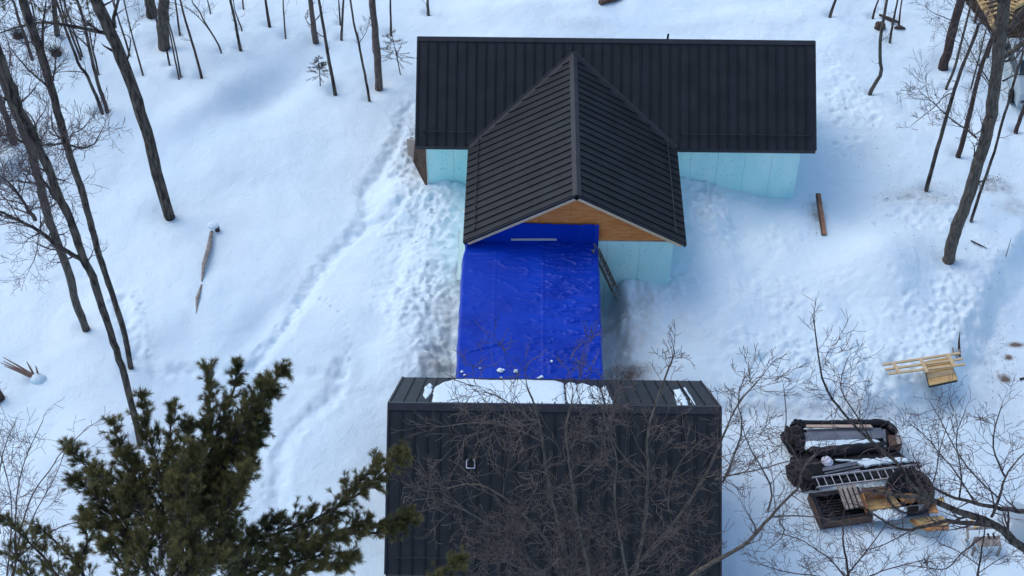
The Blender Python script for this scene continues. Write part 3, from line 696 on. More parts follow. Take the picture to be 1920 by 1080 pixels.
def lump(c, d, mat_, name, parent=None, seed=1, n=2, amp=.22, sm=True):
    import bmesh
    bm = bmesh.new(); bmesh.ops.create_icosphere(bm, subdivisions=n+1, radius=1)
    v = np.array([q.co[:] for q in bm.verts]); nn = 1+amp*(fbm(v[:, 0]*1.7+v[:, 2]*2.1+seed, v[:, 1]*1.9-v[:, 2]*1.3+seed*3, 3, seed))
    b_ = MB(); b_.v = [tuple(np.array(c)+q*k*np.array(d)/2) for q, k in zip(v, nn)]; b_.f = [tuple(x.index for x in f.verts) for f in bm.faces]; bm.free()
    return b_.build(name, mat_, parent, sm)

# -- lumber frame standing on planks, right of the house
gz = ground(1760, 700)[2]
t = thing('lumber_frame', 'pale lumber frame of three long rails and three cross boards lying on old planks', 'lumber', ground(1735, 690))
zf = gz+.62
for a, b in (((1655, 684), (1800, 662)), ((1660, 693), (1805, 673)), ((1666, 701), (1809, 683))):
    MB().bar(atZ(*a, zf), atZ(*b, zf), .09, .06).build('rail', LUMB, t)
for a, b in (((1674, 679), (1687, 700)), ((1726, 672), (1738, 698)), ((1777, 664), (1790, 688))):
    MB().bar(atZ(*a, zf+.06), atZ(*b, zf+.06), .14, .04).build('cross_board', LUMB, t)
t = thing('plank_platform', 'platform of brown planks with a dark front edge under the lumber frame', 'platform', ground(1765, 715))
zp = gz+.42
for i, (a, b, c, d) in enumerate((((1733, 678), (1779, 669), (1783, 679), (1737, 688)), ((1736, 689), (1783, 680), (1787, 690), (1738, 699)), ((1738, 700), (1787, 691), (1791, 700), (1740, 709)), ((1740, 710), (1791, 701), (1796, 711), (1743, 722)))):
    slab([a, b, c, d], zp-.03*i, .05, (LUMB if i == 2 else PLY), 'plank', t)
slab([(1733, 678), (1779, 669), (1796, 711), (1743, 722)], zp-.14, .16, BLACKM, 'base', t)
b_ = MB(); p0 = ground(1799, 668); p1 = atY(1798, 640, p0[1]); p2 = atY(1800, 622, p0[1]); b_.tube([p0, p1, p2], [.06, .04, .012], 6)
tag(b_.build('broken_stick', BARKR), 'thin broken stick standing up behind the right end of the lumber frame', 'stick')
b_ = MB()
for (a, b) in (((1788, 665), (1786, 651)), ((1791, 668), (1800, 655)), ((1795, 672), (1797, 660))): q = ground(*a); b_.bar(q, atY(*b, q[1]+.1), .06, .03, (0, 1, 0))
tag(b_.build('board_scraps', TAN), 'short board scraps propped at the right end of the lumber frame', 'boards')
# post in the snow east of the house
p0 = ground(1546, 442); p1 = ground(1533, 375)+np.array((0, 0, .35))
tag(MB().bar(p0+np.array((0, 0, .05)), p1, .16, .09).build('plank_post', REDW), 'reddish brown plank sticking out of the snow near the right wing', 'plank')
tag(MB().bar(p0+np.array((-.1, 0, .0)), p1+np.array((-.1, 0, -.02)), .06, .14).build('dark_plank', BROWNW), 'dark plank tight along the left of the reddish plank', 'plank')

# -- first bundle of roofing goods
zg = ground(1580, 850)[2]
t = thing('roofing_bundle', 'black wrapped bundle of grey roofing sheets with snow on top, upper one of the pile', 'bundle', ground(1580, 850))
slab([(1492, 806), (1672, 800), (1690, 836), (1500, 846)], zg+.3, .35, BLACKM, 'base', t)
slab([(1508, 811), (1655, 807), (1659, 821), (1509, 826)], zg+.44, .08, GREYM, 'roofing_sheet', t)
slab([(1512, 805), (1652, 802), (1654, 808), (1514, 811)], zg+.4, .06, GREYM, 'roofing_sheet', t)
slab([(1655, 805), (1660, 805), (1662, 838), (1658, 838)], zg+.47, .05, GREYM, 'end_strip', t)
slab([(1512, 796), (1632, 796), (1637, 801), (1511, 801)], zg+.55, .05, TAN, 'tan_board', t)
roll([(1488, 793), (1500, 795), (1560, 796), (1640, 794), (1668, 795)], zg+.2, .16, BLACK, 'black_wrap', t, seed=3)
roll([(1665, 794), (1678, 812)], zg+.18, .18, BLACK, 'black_wrap', t, seed=4)
lump(atZ(1490, 826, zg+.3), (.85, 1.3, .75), BLACKM, 'crumpled_wrap', t, 5, amp=.4, sm=False)
lump(atZ(1496, 797, zg+.4), (.55, .4, .5), BLACK, 'wrap_bunch', t, 7, amp=.4, sm=False)
roll([(1513, 850), (1560, 847), (1620, 841), (1668, 838)], zg+.0, .24, BLACK, 'black_wrap', t, seed=5)
slab([(1668, 830), (1702, 862), (1640, 866), (1560, 862), (1530, 855)], zg+.2, .2, BLACK, 'black_wrap', t)
snow_slab([atZ(q, r_, zg+.32) for q, r_ in ((1506, 829), (1560, 826), (1640, 824), (1652, 832), (1630, 837), (1570, 841), (1520, 846), (1508, 843))], np.array((0, 0, 1.)), .1, 'long snow strip on the upper roofing bundle below the grey sheets', None, 31)
t = thing('wooden_box', 'small weathered brown box at the right end of the upper bundle', 'box', ground(1678, 832))
slab([(1666, 816), (1688, 816), (1692, 832), (1668, 836)], zg+.5, .45, BROWNW, 'box_body', t); slab([(1679, 818), (1690, 819), (1692, 831), (1683, 832)], zg+.53, .03, OLDW, 'lid', t)
# -- second bundle
zg2 = ground(1560, 900)[2]
t = thing('black_sheeting_heap', 'black plastic sheeting heap with loose grey trim strips, below the upper bundle', 'plastic sheeting', ground(1560, 900))
lump(atZ(1512, 885, zg2+.22), (1.35, 1.5, .65), BLACKM, 'crumpled_sheeting', t, 12, amp=.35, sm=False)
slab([(1486, 862), (1536, 858), (1560, 905), (1504, 918)], zg2+.25, .25, BLACK, 'sheeting', t)
slab([(1536, 872), (1640, 858), (1735, 868), (1700, 885), (1545, 905)], zg2+.18, .18, BLACK, 'sheeting', t)
MB().bar(atZ(1541, 881, zg2+.42), atZ(1607, 868, zg2+.42), .16, .04).build('trim_strip', GREYM, t)
MB().bar(atZ(1546, 888, zg2+.36), atZ(1620, 873, zg2+.36), .07, .05).build('trim_strip', GREYM, t)
MB().bar(atZ(1550, 893, zg2+.3), atZ(1612, 881, zg2+.34), .06, .05).build('trim_strip', GREYM, t)
o = lump(atZ(1551, 865, zg2+.42), (.42, .42, .3), WHITE, 'plastic_bag', None, 14, amp=.3, sm=False); tag(o, 'crumpled white plastic bag on the black sheeting', 'bag')
snow_slab([atZ(q, r_, zg2+.24) for q, r_ in ((1566, 864), (1600, 864), (1650, 860), (1700, 860), (1704, 866), (1650, 872), (1622, 878), (1600, 868))], np.array((0, 0, 1.)), .08, 'narrow snow strip on the black sheeting right of the white bag', None, 32)
# -- ladder lying on the pile
zl = zg2+.55
a = (atZ(1521, 906, zl)+atZ(1525, 914, zl))/2; a = (atZ(1523, 897, zl)+atZ(1530, 913, zl))/2; b = (atZ(1752, 869, zl)+atZ(1757, 884, zl))/2
ladder('lying_ladder', 'long aluminium ladder lying flat across the pile of building material', a, b, atZ(1523, 897, zl)-atZ(1530, 913, zl), 16, .46)
# -- pallet bin with black liner
zb = ground(1570, 960)[2]
t = thing('pallet_bin', 'open wooden bin lined with black plastic, grey boards across its top', 'bin', ground(1575, 960))
def binbox(t, q, z, dz, mo, ml, th=.05):
    W = [atZ(*p, z) for p in q]
    for i in range(4):
        a, b = W[i], W[(i+1) % 4]; inn = unit(sum(W)/4-(a+b)/2); inn[2] = 0
        MB().prism([a, b, b+inn*th, a+inn*th], (0, 0, -dz)).build('side_board', mo, t)
        if ml: MB().prism([a+inn*th+(0, 0, .02), b+inn*th+(0, 0, .02), b+inn*.2+(0, 0, .0), a+inn*.2+(0, 0, .0)], (0, 0, -dz*.9)).build('liner', ml, t)
    MB().prism(W, (0, 0, -.05)).build('bottom', ml or mo, t).location.z -= dz-.08
binbox(t, [(1516, 925), (1609, 912), (1636, 968), (1540, 982)], zb+.42, .36, BROWNW, BLACK)
for i in range(9):
    a = atZ(1526+i*2.2, 932+i*5.2, zb+.25); b = atZ(1606+i*2.2, 922+i*5.2, zb+.25); MB().bar(a, b, .05, .04).build('slat', BLACKM, t)
t = thing('grey_boards', 'bundle of four weathered grey boards laid across the black lined bin', 'boards', ground(1595, 930))
for i in range(4):
    x = 1571+i*9.3; MB().bar(atZ(x, 908-i*.9, zb+.5), atZ(x+17, 955-i*1.5, zb+.5), .12, .07).build('board', OLDW, t)
t = thing('plywood_bin', 'open orange plywood bin right of the black lined bin', 'bin', ground(1645, 940))
slab([(1617, 924), (1668, 920), (1690, 948), (1628, 957)], zb+.25, .2, PLY, 'bottom', t)
W = [atZ(*p, zb+.75) for p in ((1616, 920), (1668, 916), (1690, 945), (1626, 952))]
for i in (0, 3): a, b2 = W[i], W[(i+1) % 4]; MB().prism([a, b2, b2+np.array((.03, -.05, 0)), a+np.array((.03, -.05, 0))], (0, 0, -.7)).build('side_board', OSB2, t)
MB().bar(W[0]+(0, .04, .03), W[1]+(0, .04, .03), .1, .05).build('top_rail', BROWNW, t)
t = thing('snowy_pallet', 'grey slatted pallet half covered by snow in front of the plywood bin', 'pallet', ground(1690, 965))
slab([(1630, 958), (1738, 944), (1744, 964), (1636, 980)], zb+.35, .12, GREYM, 'deck', t)
for i in range(4): MB().bar(atZ(1702, 952+i*4, zb+.37), atZ(1722, 949.5+i*4, zb+.37), .07, .03).build('slot_board', BLACKM, t)
snow_slab([atZ(q, r_, zb+.35) for q, r_ in ((1634, 960), (1670, 955), (1699, 951), (1702, 966), (1690, 971), (1640, 979))], np.array((0, 0, 1.)), .07, 'snow sheet covering the left half of the grey pallet', None, 33)
# black round tub
t = thing('black_tub', 'large round black tub tipped open beside the plywood bin', 'tub', ground(1702, 930))
cx = atZ(1702, 925, zb+.55); b_ = MB(); kk = 20; vs = []
ax = Matrix.Rotation(R(22), 3, 'X')
for (r_, z_) in ((.66, -.4), (.82, .28), (.86, .3), (.86, .33), (.8, .32), (.62, -.34), (0.02, -.34)):
    for j in range(kk):
        a = 2*math.pi*j/kk; vs.append(Vector(cx)+ax @ Vector((math.cos(a)*r_*1.05, math.sin(a)*r_, z_)))
b_.add(vs, [(i*kk+j, i*kk+(j+1) % kk, (i+1)*kk+(j+1) % kk, (i+1)*kk+j) for i in range(6) for j in range(kk)]); b_.build('shell', BLACK, t, True)
lump(Vector(cx)+Vector((.05, 0, -.3)), (.6, .4, .16), OSB2, 'wood_scraps', t, 31, amp=.5, sm=False)
t = thing('plywood_sheet', 'yellow plywood sheet with an orange edge lying on snow right of the bins', 'plywood', ground(1742, 980))
slab([(1708, 970), (1768, 967), (1779, 984), (1728, 986)], zb+.22, .04, PLY, 'panel', t)
slab([(1706, 974), (1712, 971), (1734, 990), (1727, 990)], zb+.2, .1, OSB2, 'edge_board', t); slab([(1732, 988), (1778, 984), (1780, 990), (1738, 994)], zb+.16, .1, OSB2, 'edge_board', t)
tag(slab([(1741, 943), (1752, 938), (1760, 961), (1742, 960)], zb+.5, .05, OSB2, 'orange_board'), 'small orange board leaning by the right end of the grey pallet', 'board')
tag(slab([(1755, 936), (1766, 931), (1772, 940), (1760, 944)], zb+.3, .05, PLY, 'yellow_board'), 'little yellow board scrap just above the orange board', 'board')
# weathered bench at the lower right
t = thing('wooden_bench', 'grey weathered wooden bench frame standing in snow under a thick limb', 'bench', ground(1845, 1030)); zc = ground(1845, 1030)[2]
for k in range(3): MB().bar(atZ(1830+k*1.5, 1010+k*6, zc+.5), atZ(1874+k*1.5, 1008+k*6, zc+.5), .13, .04).build('seat_board', OLDW, t)
for (px, py) in ((1829, 1008), (1873, 1005), (1828, 1026), (1876, 1026)):
    q = atZ(px, py, zc+.5); MB().bar(q, q+np.array((0, 0, -.55)), .08, .08, (0, 1, 0)).build('leg', OLDW, t)
MB().bar(atZ(1813, 992, zc+.7), atZ(1876, 988, zc+.7), .09, .05).build('back_rail', OLDW, t); MB().bar(atZ(1813, 974, zc+.7), atZ(1815, 1010, zc+.7), .08, .06).build('side_rail', OLDW, t)
MB().bar(atZ(1822, 973, zc+.8), atZ(1830, 990, zc+.8), .1, .06).build('side_rail', PLY, t); MB().bar(atZ(1811, 1012, zc+.6), atZ(1813, 1013, zc-.1), .07, .07).build('leg', OLDW, t)
for k in range(2): MB().bar(atZ(1852+k*10, 1000, zc+.6), atZ(1855+k*10, 1010, zc+.56), .06, .04).build('back_slat', BLACKM, t)
t = thing('blue_grey_tarp', 'rounded pale blue grey cover half buried in snow at the right edge', 'cover', ground(1905, 985))
lump(ground(1912, 985)+np.array((0, 0, .05)), (1.7, 1.9, .9), CARP, 'cover_sheet', t, 41, amp=.12)

# -- fallen wood on the left
g0 = ground(398, 440); g1 = ground(378, 528)
rgs = random.Random(3)
tag(MB().tube([g0+(0, 0, .16), (g0*2+g1)/3+(.03, 0, .14), (g0+2*g1)/3+(-.02, 0, .1), g1+(0, 0, .0)], [.09, .12, .09, .03], 8, .2, rgs).build('fallen_log', OLDW), 'split grey fallen log lying in the open snow, longer upper piece', 'log')
g0 = ground(378, 534); g1 = ground(368, 588)
tag(MB().tube([g0+(0, 0, .0), (g0+g1)/2+(-.04, 0, .1), g1+(0, 0, .0)], [.04, .075, .015], 7, .2, rgs).build('fallen_log', OLDW), 'short dark pointed piece of wood below the split grey log', 'log')
g0 = ground(402, 432); tag(MB().tube([g0+(.12, .0, -.1), g0+(.17, -.05, .28)], [.11, .09], 7, .15, rgs).build('log_stub', BARKR), 'snow capped stub at the upper end of the split grey log', 'log')
tag(lump(g0+(-.02, .0, .28), (.5, .42, .22), SNOW, 'cap_of_snow', None, 3, amp=.15), 'round snow cap on the stub of the split grey log', 'snow')
p = ground(64, 706); t = thing('branch_bundle', 'bundle of bare reddish stalks fanned out from a snowy rock at the left edge', 'branches', p)
for (a, b) in (((62, 703), (6, 670)), ((60, 705), (6, 677)), ((58, 705), (1, 680)), ((57, 707), (8, 686)), ((63, 702), (50, 678)), ((71, 701), (67, 686))):
    A = atZ(*a, p[2]+.12); B = atZ(*b, p[2]+.75); MB().tube([A, (A+B)/2+(0, 0, .03), B], [.045, .035, .015], 6).build('stalk', STALK, t)
tag(lump(ground(72, 711)+(0, 0, .02), (.62, .5, .42), SNOW, 'snowy_rock', None, 8, amp=.1), 'snow covered rock at the foot of the fanned stalks', 'rock')
# dark logs near the top
g0 = ground(1124, 8); g1 = ground(1150, 1)
tag(MB().bar(g0+(0, 0, .1), g1+(.4, .2, .1), .22, .2).build('dark_beam', BROWNW), 'dark square beam end in the snow above the house ridge', 'beam')
g0 = ground(1648, 30); g1 = ground(1684, 44)
tag(MB().tube([g0+(0, 0, .08), (g0+g1)/2+(0, 0, .05), g1+(0, 0, .08)], [.05, .09, .07], 7, .2, rgs).build('dark_log', BARKR), 'dark log lying between two thin trees above the right wing', 'log')
g0 = ground(1676, 54); g1 = ground(1697, 54)
tag(MB().tube([g0+(0, 0, .06), (g0+g1)/2+(0, 0, .1), g1+(0, 0, .02)], [.05, .1, .05], 7, .35, rgs).build('dark_log', BARKR), 'short ragged dark log piece right below the longer dark log', 'log')
tag(lump(ground(1649, 54)+(0, 0, .15), (.5, .4, .5), BROWNW, 'stump', None, 8, amp=.4, sm=False), 'small dark leafy stump at the foot of the bent thin tree', 'stump')
g0 = ground(1886, 481); tag(MB().tube([g0, atY(1896, 447, g0[1])], [.02, .012], 5).build('thin_stake', TWIGG), 'thin stake in the snow right of the biggest right hand tree', 'stake')
g0 = ground(2, 748); tag(MB().tube([g0-(0, 0, .2), g0+(-.12, 0, .5)], [.2, .17], 9, .1, rgs).build('cut_stump', BARKR), 'dark stump cut by the left edge of the view', 'stump')
tag(MB().tube([ground(1820, 452)+(0, 0, .03), ground(1835, 460)+(0, 0, .05), ground(1850, 466)+(0, 0, .02)], [.03, .035, .015], 5).build('fallen_twig', BARKR), 'short fallen twig on snow right of the biggest tree trunk base', 'twig')
g0 = ground(1912, 712); tag(MB().tube([g0+(0, 0, .03), ground(1925, 709)+(0, 0, .03)], [.05, .04], 6).build('dark_stick', BARKR), 'dark stick lying on the driveway at the right edge', 'stick')

# -- wooden deck with stairs at the top right corner, low dark brown sheet over the ground beneath
zd = hgt(*P2(1880, 40))
t = thing('timber_deck', 'yellow timber deck of slats over a dark brown patch in the far right corner', 'deck', ground(1890, 30))
dz = zd+1.5
c0, c1 = atZ(1866, 52, dz), atZ(1822, -30, dz); c2 = atZ(1905, -30, dz)
MB().bar(c1, c0, .22, .24).build('beam', PLY, t); MB().bar(atZ(1890, 30, dz+.02), atZ(1906, -25, dz+.02), .14, .2).build('beam', PLY, t)
for i in range(11):
    f = i/11; a = atZ(1848-i*4.0, 32-i*8, dz+.16); b = atZ(1872-i*1.2, 22-i*8, dz+.16); MB().bar(a, b, .1, .05).build('slat', PLY, t)
for i in range(9):
    a = atZ(1884+i*2.1, 30-i*6.5, dz+.2); b = atZ(1898+i*2.1, 34-i*6.5, dz+.2); MB().bar(a, b, .1, .05).build('slat', PLY, t)
MB().bar(atZ(1900, 14, dz), atZ(1960, -20, dz), .2, .2).build('beam', PLY, t)
for q in (c0, atZ(1890, 26, dz), atZ(1840, -5, dz)): MB().bar(q-(0, 0, .1), np.array((q[0], q[1], zd-.3)), .14, .14, (0, 1, 0)).build('post', BROWNW, t)
gp_ = [ground(*p)+(0, 0, .05) for p in ((1808, 4), (1832, 34), (1858, 60), (1884, 66), (1906, 82), (1930, 92), (1975, 60), (1990, -40), (1850, -45), (1800, -30))]
so_ = MB(); cc = sum(gp_)/len(gp_); n = len(gp_); ring = []
for i in range(n):
    a, b = gp_[i], gp_[(i+1) % n]
    for j in range(6): q = a+(b-a)*j/6; q = q+(q-cc)*random.uniform(-.05, .05); q[2] = hgt(q[0], q[1])+.03; ring.append(q)
so_.add([cc+(0, 0, .25)]+[cc+(q-cc)*.8+(0, 0, .18) for q in ring]+ring, [(0, 1+j, 1+(j+1) % len(ring)) for j in range(len(ring))]+[(1+j, 1+len(ring)+j, 1+len(ring)+(j+1) % len(ring), 1+(j+1) % len(ring)) for j in range(len(ring))])
tag(so_.build('dark_patch', DKBROWN, None, True), kind='structure')
# -- car parked at the right edge
pc = ground(1912, 178); zc = pc[2]
t = thing('parked_car', 'pale grey green car mostly beyond the right edge behind the big tree', 'car', pc)
fx = pc[0]; fy = pc[1]-.45
prof = [(0, .35), (0, .78), (.25, .98), (1.35, 1.08), (2.1, 1.62), (3.7, 1.66), (4.5, 1.1), (4.62, .9), (4.6, .35)]
def cpt(u, v, z): return np.array((fx-.55+v, fy-1.0+u, zc+z))        # u along the car (northwards), v across
b_ = MB(); vs = []
for v_, k in ((0, .93), (.06, 1), (1.74, 1), (1.8, .93)):
    for (u_, z_) in prof: vs.append(cpt(2.3+(u_-2.3)*(.98 if k < 1 else 1), v_+(0 if z_ < 1.05 else (.16 if v_ < 1 else -.16)), .35+(z_-.35)*(k if z_ > .5 else 1)))
n = len(prof); b_.add(vs, [(i*n+j, i*n+(j+1) % n, (i+1)*n+(j+1) % n, (i+1)*n+j) for i in range(3) for j in range(n)]+[tuple(range(n-1, -1, -1)), tuple(range(3*n, 4*n))])
b_.build('body', CARP, t, bevel=.03)
for (u0, u1) in ((1.5, 2.2), (2.3, 3.0), (3.1, 3.75)):
    MB().prism([cpt(u0, .07, 1.12), cpt(u1, .07, 1.12), cpt(u1-.05, .15, 1.55), cpt(u0+.25 if u0 < 2 else u0+.03, .15, 1.55)], (-.02, 0, 0)).build('side_window', GLASS, t)
MB().prism([cpt(1.42, .25, 1.1), cpt(1.42, 1.55, 1.1), cpt(2.02, 1.45, 1.6), cpt(2.02, .35, 1.6)], (0, -.02, .01)).build('windscreen', GLASS, t)
for u_ in (.95, 3.75):
    for v_ in (0.02, 1.78):
        w_ = thing('wheel', None, None); w_.parent = t; w_.location = (0, 0, 0)
        cpt_ = cpt(u_, v_, .34); b_ = MB(); b_.tube([cpt_+(-.11, 0, 0), cpt_+(.11, 0, 0)], .34, 18); b_.build('tyre', TYRE, w_)
        b_ = MB(); b_.tube([cpt_+(-.125, 0, 0), cpt_+(.125, 0, 0)], .2, 12); b_.build('rim', GREYM, w_)
for v_ in (.25, 1.55): MB().box(cpt(.0, v_, .72), (.3, .06, .14)).build('headlight', GLASS, t)
# ------------------------------------------------------------ trees
class Seg:
    """many short tapered twig pieces, turned into one mesh"""
    def __init__(s): s.a = []; s.b = []; s.ra = []; s.rb = []
    def put(s, a, b, ra, rb): s.a.append(tuple(a)); s.b.append(tuple(b)); s.ra.append(ra); s.rb.append(rb)
    def build(s, name, mat_, parent, k=4):
        if not s.a: return None
        a = np.array(s.a, float); b = np.array(s.b, float); ra = np.array(s.ra)[:, None]; rb = np.array(s.rb)[:, None]
        d = b-a; L = np.linalg.norm(d, axis=1, keepdims=True); d = d/np.maximum(L, 1e-6); b = b+d*ra*.5
        ref = np.where(np.abs(d[:, 2:3]) > .9, [[1., 0, 0]], [[0, 0, 1.]]); x = np.cross(d, ref); x /= np.linalg.norm(x, axis=1, keepdims=True); y = np.cross(d, x)
        V = []
        for (p, r) in ((a, ra), (b, rb)):
            for j in range(k):
                an = 2*math.pi*j/k; V.append(p+x*(math.cos(an)*r)+y*(math.sin(an)*r))
        V = np.stack(V, 1); n = len(a); base = np.arange(n)[:, None]*(2*k)
        F = np.concatenate([base+np.array([j, (j+1) % k, k+(j+1) % k, k+j]) for j in range(k)], 0)
        off = np.array(parent.location); o = link(name, mesh_np(name, V.reshape(-1, 3)-off, F), mat_, parent); return o
def rdir(d, ang, rg):
    """direction at angle ang from d, random roll"""
    d = Vector(d).normalized(); x = d.orthogonal().normalized(); y = d.cross(x); a = rg.uniform(0, 2*math.pi)
    return (d*math.cos(ang)+(x*math.cos(a)+y*math.sin(a))*math.sin(ang)).normalized()
def grow(S, p, d, L, r, lvl, rg, upb=.12, crook=.22, tip=.006, dens=1.0):
    """a crooked twig with side twigs"""
    n = 4 if lvl > 0 else 3; p = Vector(p); d = Vector(d).normalized(); st = L/n
    for i in range(n):
        d = (d+Vector((rg.gauss(0, crook), rg.gauss(0, crook), rg.gauss(0, crook)+upb))).normalized()
        q = p+d*st; r2 = max(tip, r*(1-(i+1)/n*.75)); S.put(p, q, max(tip, r*(1-i/n*.75)), r2); p = q
        if lvl > 0:
            if rg.random() < .85*dens:
                grow(S, p, rdir(d, R(rg.uniform(28, 62)), rg), L*rg.uniform(.45, .72), max(tip, r2*.65), lvl-1, rg, upb, crook, tip, dens)
    if lvl > 0: grow(S, p, rdir(d, R(rg.uniform(5, 25)), rg), L*.55, r2, lvl-1, rg, upb, crook, tip, dens)

def resample(P_, step):
    out = [P_[0]]
    for a, b in zip(P_[:-1], P_[1:]):
        n = max(1, int((b-a).length/step))
        for i in range(1, n+1): out.append(a+(b-a)*i/n)
    return out
def limb(M_, pts, r0, r1, k, rg, step=.45, wob=.07):
    P_ = [Vector(p) for p in pts]
    if len(P_) > 2:
        C_ = [P_[0]]
        for a, b in zip(P_[:-1], P_[1:]): C_ += [a*.72+b*.28, a*.28+b*.72]
        P_ = C_+[P_[-1]]
    P_ = resample(P_, step); n = len(P_)
    Q = []
    for i, p in enumerate(P_):
        t_ = i/(n-1); r = r0+(r1-r0)*t_; w_ = r*wob if 0 < i < n-1 else 0
        Q.append(p+Vector((rg.gauss(0, w_), rg.gauss(0, w_), 0)))
    rr = [(r0+(r1-r0)*i/(n-1))*rg.uniform(.97, 1.03) for i in range(n)]
    M_.tube(Q, rr, k, .07, rg); return Q, rr

def tree(name, label, pts, wpx, mt, group=None, limbs=(), twigs=6, tw_len=1.2, lvl=1, ext=4.0, seed=1, flare=1.15, tmat=None, cat='tree', yofs=None, dens=1.0, tw_from=.35, wtop=None, tip=.006, upb=.12):
    """pts: trunk outline from its foot upwards in picture coordinates; the trunk stands in a vertical plane at its foot.
    limbs: (list of picture points, width px, depth shift at the end)"""
    rg = random.Random(seed*31+7)
    base = ground(*pts[0]) if yofs is None else None
    if base is None: q = atY(*pts[0], yofs); base = np.array((q[0], q[1], q[2]))
    Y = base[1]; t = thing(name, label, cat, base, group)
    dep = np.dot(base-CAM, np.array(_F)); ppm = FPX/dep; r0 = wpx/2/ppm
    T = [Vector(base)-Vector((0, 0, .35))]+[Vector(base)]+[Vector(atY(px, py, Y)) for px, py in pts[1:]]
    if yofs is None: WELLS.append((base[0], base[1], max(.12, r0*1.5), .14+r0*.6))
    n0 = len(T)
    top_r = (wtop/2/ppm) if wtop else r0*.72
    M_ = MB(); P1, rr = limb(M_, T, r0*flare, top_r, 9 if wpx > 8 else 6, rg)
    if ext:
        d = (T[-1]-T[-2]).normalized(); d = (d+Vector((0, 0, .6))).normalized()
        E_ = [T[-1]+d*ext*f+Vector((rg.gauss(0, .12), rg.gauss(0, .12), 0))*(f > 0) for f in (0, .3, .65, 1)]
        M_.tube(E_, [top_r, top_r*.8, top_r*.5, .012], 6, .05, rg)
    M_.build('trunk', mt, t, True)
    S = Seg(); allp = []
    L_ = sum((a-b).length for a, b in zip(P1[:-1], P1[1:])) or 1
    for i in range(2, len(P1)):
        f = i/len(P1)
        if f > tw_from and rg.random() < twigs/(len(P1)*(1-tw_from)):
            grow(S, P1[i], rdir((0, 0, 1), R(rg.uniform(35, 80)), rg), tw_len*rg.uniform(.5, 1.1), max(.01, rr[i]*.28), lvl, rg, dens=dens, tip=tip, upb=upb)
    if ext:
        for j in range(7):
            q = E_[1]+(E_[3]-E_[1])*rg.random(); grow(S, q, rdir((0, 0, 1), R(rg.uniform(25, 65)), rg), ext*.4, .018, 1, rg)
    for li in limbs:
        lp, wl, dy = li[:3]; ntw = li[3] if len(li) > 3 else 10; ll = li[4] if len(li) > 4 else 1.0; lv = li[5] if len(li) > 5 else 2; y0 = li[6] if len(li) > 6 else 0
        n = len(lp); Lp = [Vector(atY(px, py, Y+y0+dy*i/(n-1))) for i, (px, py) in enumerate(lp)]
        b_ = MB(); Q, r2 = limb(b_, Lp, wl/2/ppm, max(.012, wl/2/ppm*.3), 7, rg, .25, .22); b_.build('limb', mt, t, True)
        for i in range(ntw):
            j = int((.15+.85*(i+rg.random())/ntw)*(len(Q)-1)); j = min(j, len(Q)-2); dd = (Q[j+1]-Q[j]).normalized()
            grow(S, Q[j], rdir(dd, R(rg.uniform(25, 70)), rg), ll*rg.uniform(.5, 1.15), max(.008, r2[j]*.5), lv, rg, dens=dens, tip=tip, upb=upb)
        grow(S, Q[-1], Q[-1]-Q[-2], ll*.9, r2[-1]*.9, lv, rg, dens=dens, tip=tip, upb=upb)
    o = S.build('twigs', tmat or TWIG, t, 3 if tip < .008 else 4)
    if o: o['kind'] = 'stuff'
    return t

BT = 'bare saplings and thin trees in the snow'
tree('bare_tree', 'tall dark mossy trunk with a long left limb, standing alone', [(317, 400), (300, 345), (285, 280), (270, 230), (252, 175), (240, 140), (222, 95), (205, 55), (180, 0)], 18, BARK, None,
     [([(213, 66), (180, 58), (140, 50), (110, 45), (80, 41), (40, 48), (0, 62)], 8, -1.5, 16, 1.4, 2), ([(217, 98), (205, 92), (193, 84)], 6, -.2, 0, .2, 0), ([(215, 52), (214, 25), (222, 0), (230, -30)], 8, .8, 4, 1.5), ([(240, 110), (245, 82), (243, 68), (228, 62)], 3, .5, 3, .7, 1)], seed=1, twigs=3, tw_len=1.4, ext=5, wtop=20)
tree('bare_tree', 'slim knotty trunk, rightmost of the clump at the left edge', [(244, 684), (238, 640), (227, 601), (215, 565), (207, 540), (195, 505), (183, 471), (176, 440), (171, 425), (166, 400), (158, 375), (154, 355), (146, 335), (133, 300), (125, 270), (118, 245), (110, 220), (103, 190), (97, 167), (88, 135), (80, 110), (70, 80), (60, 57), (43, 0)], 10, BARK, None,
     [([(130, 272), (150, 278), (175, 274), (184, 256), (196, 235)], 4, .6, 9, .8, 2), ([(126, 265), (132, 262), (133, 250), (150, 245), (163, 233), (178, 212)], 2.6, .4, 7, .7, 2), ([(118, 262), (106, 252), (96, 235), (97, 208)], 2.6, -.4, 7, .7), ([(95, 168), (75, 150), (55, 132), (35, 110), (20, 90)], 4, -.6, 12, 1.0), ([(100, 150), (104, 120), (104, 100), (92, 95)], 3, .4, 6, .7), ([(80, 95), (80, 50), (84, 20), (86, 0)], 5, .4, 7, .9), ([(118, 268), (95, 272), (72, 272), (50, 240)], 4, -.5, 10, .8)], seed=2, twigs=10, tw_len=1.0, ext=4, lvl=2, wtop=14, flare=1.0)
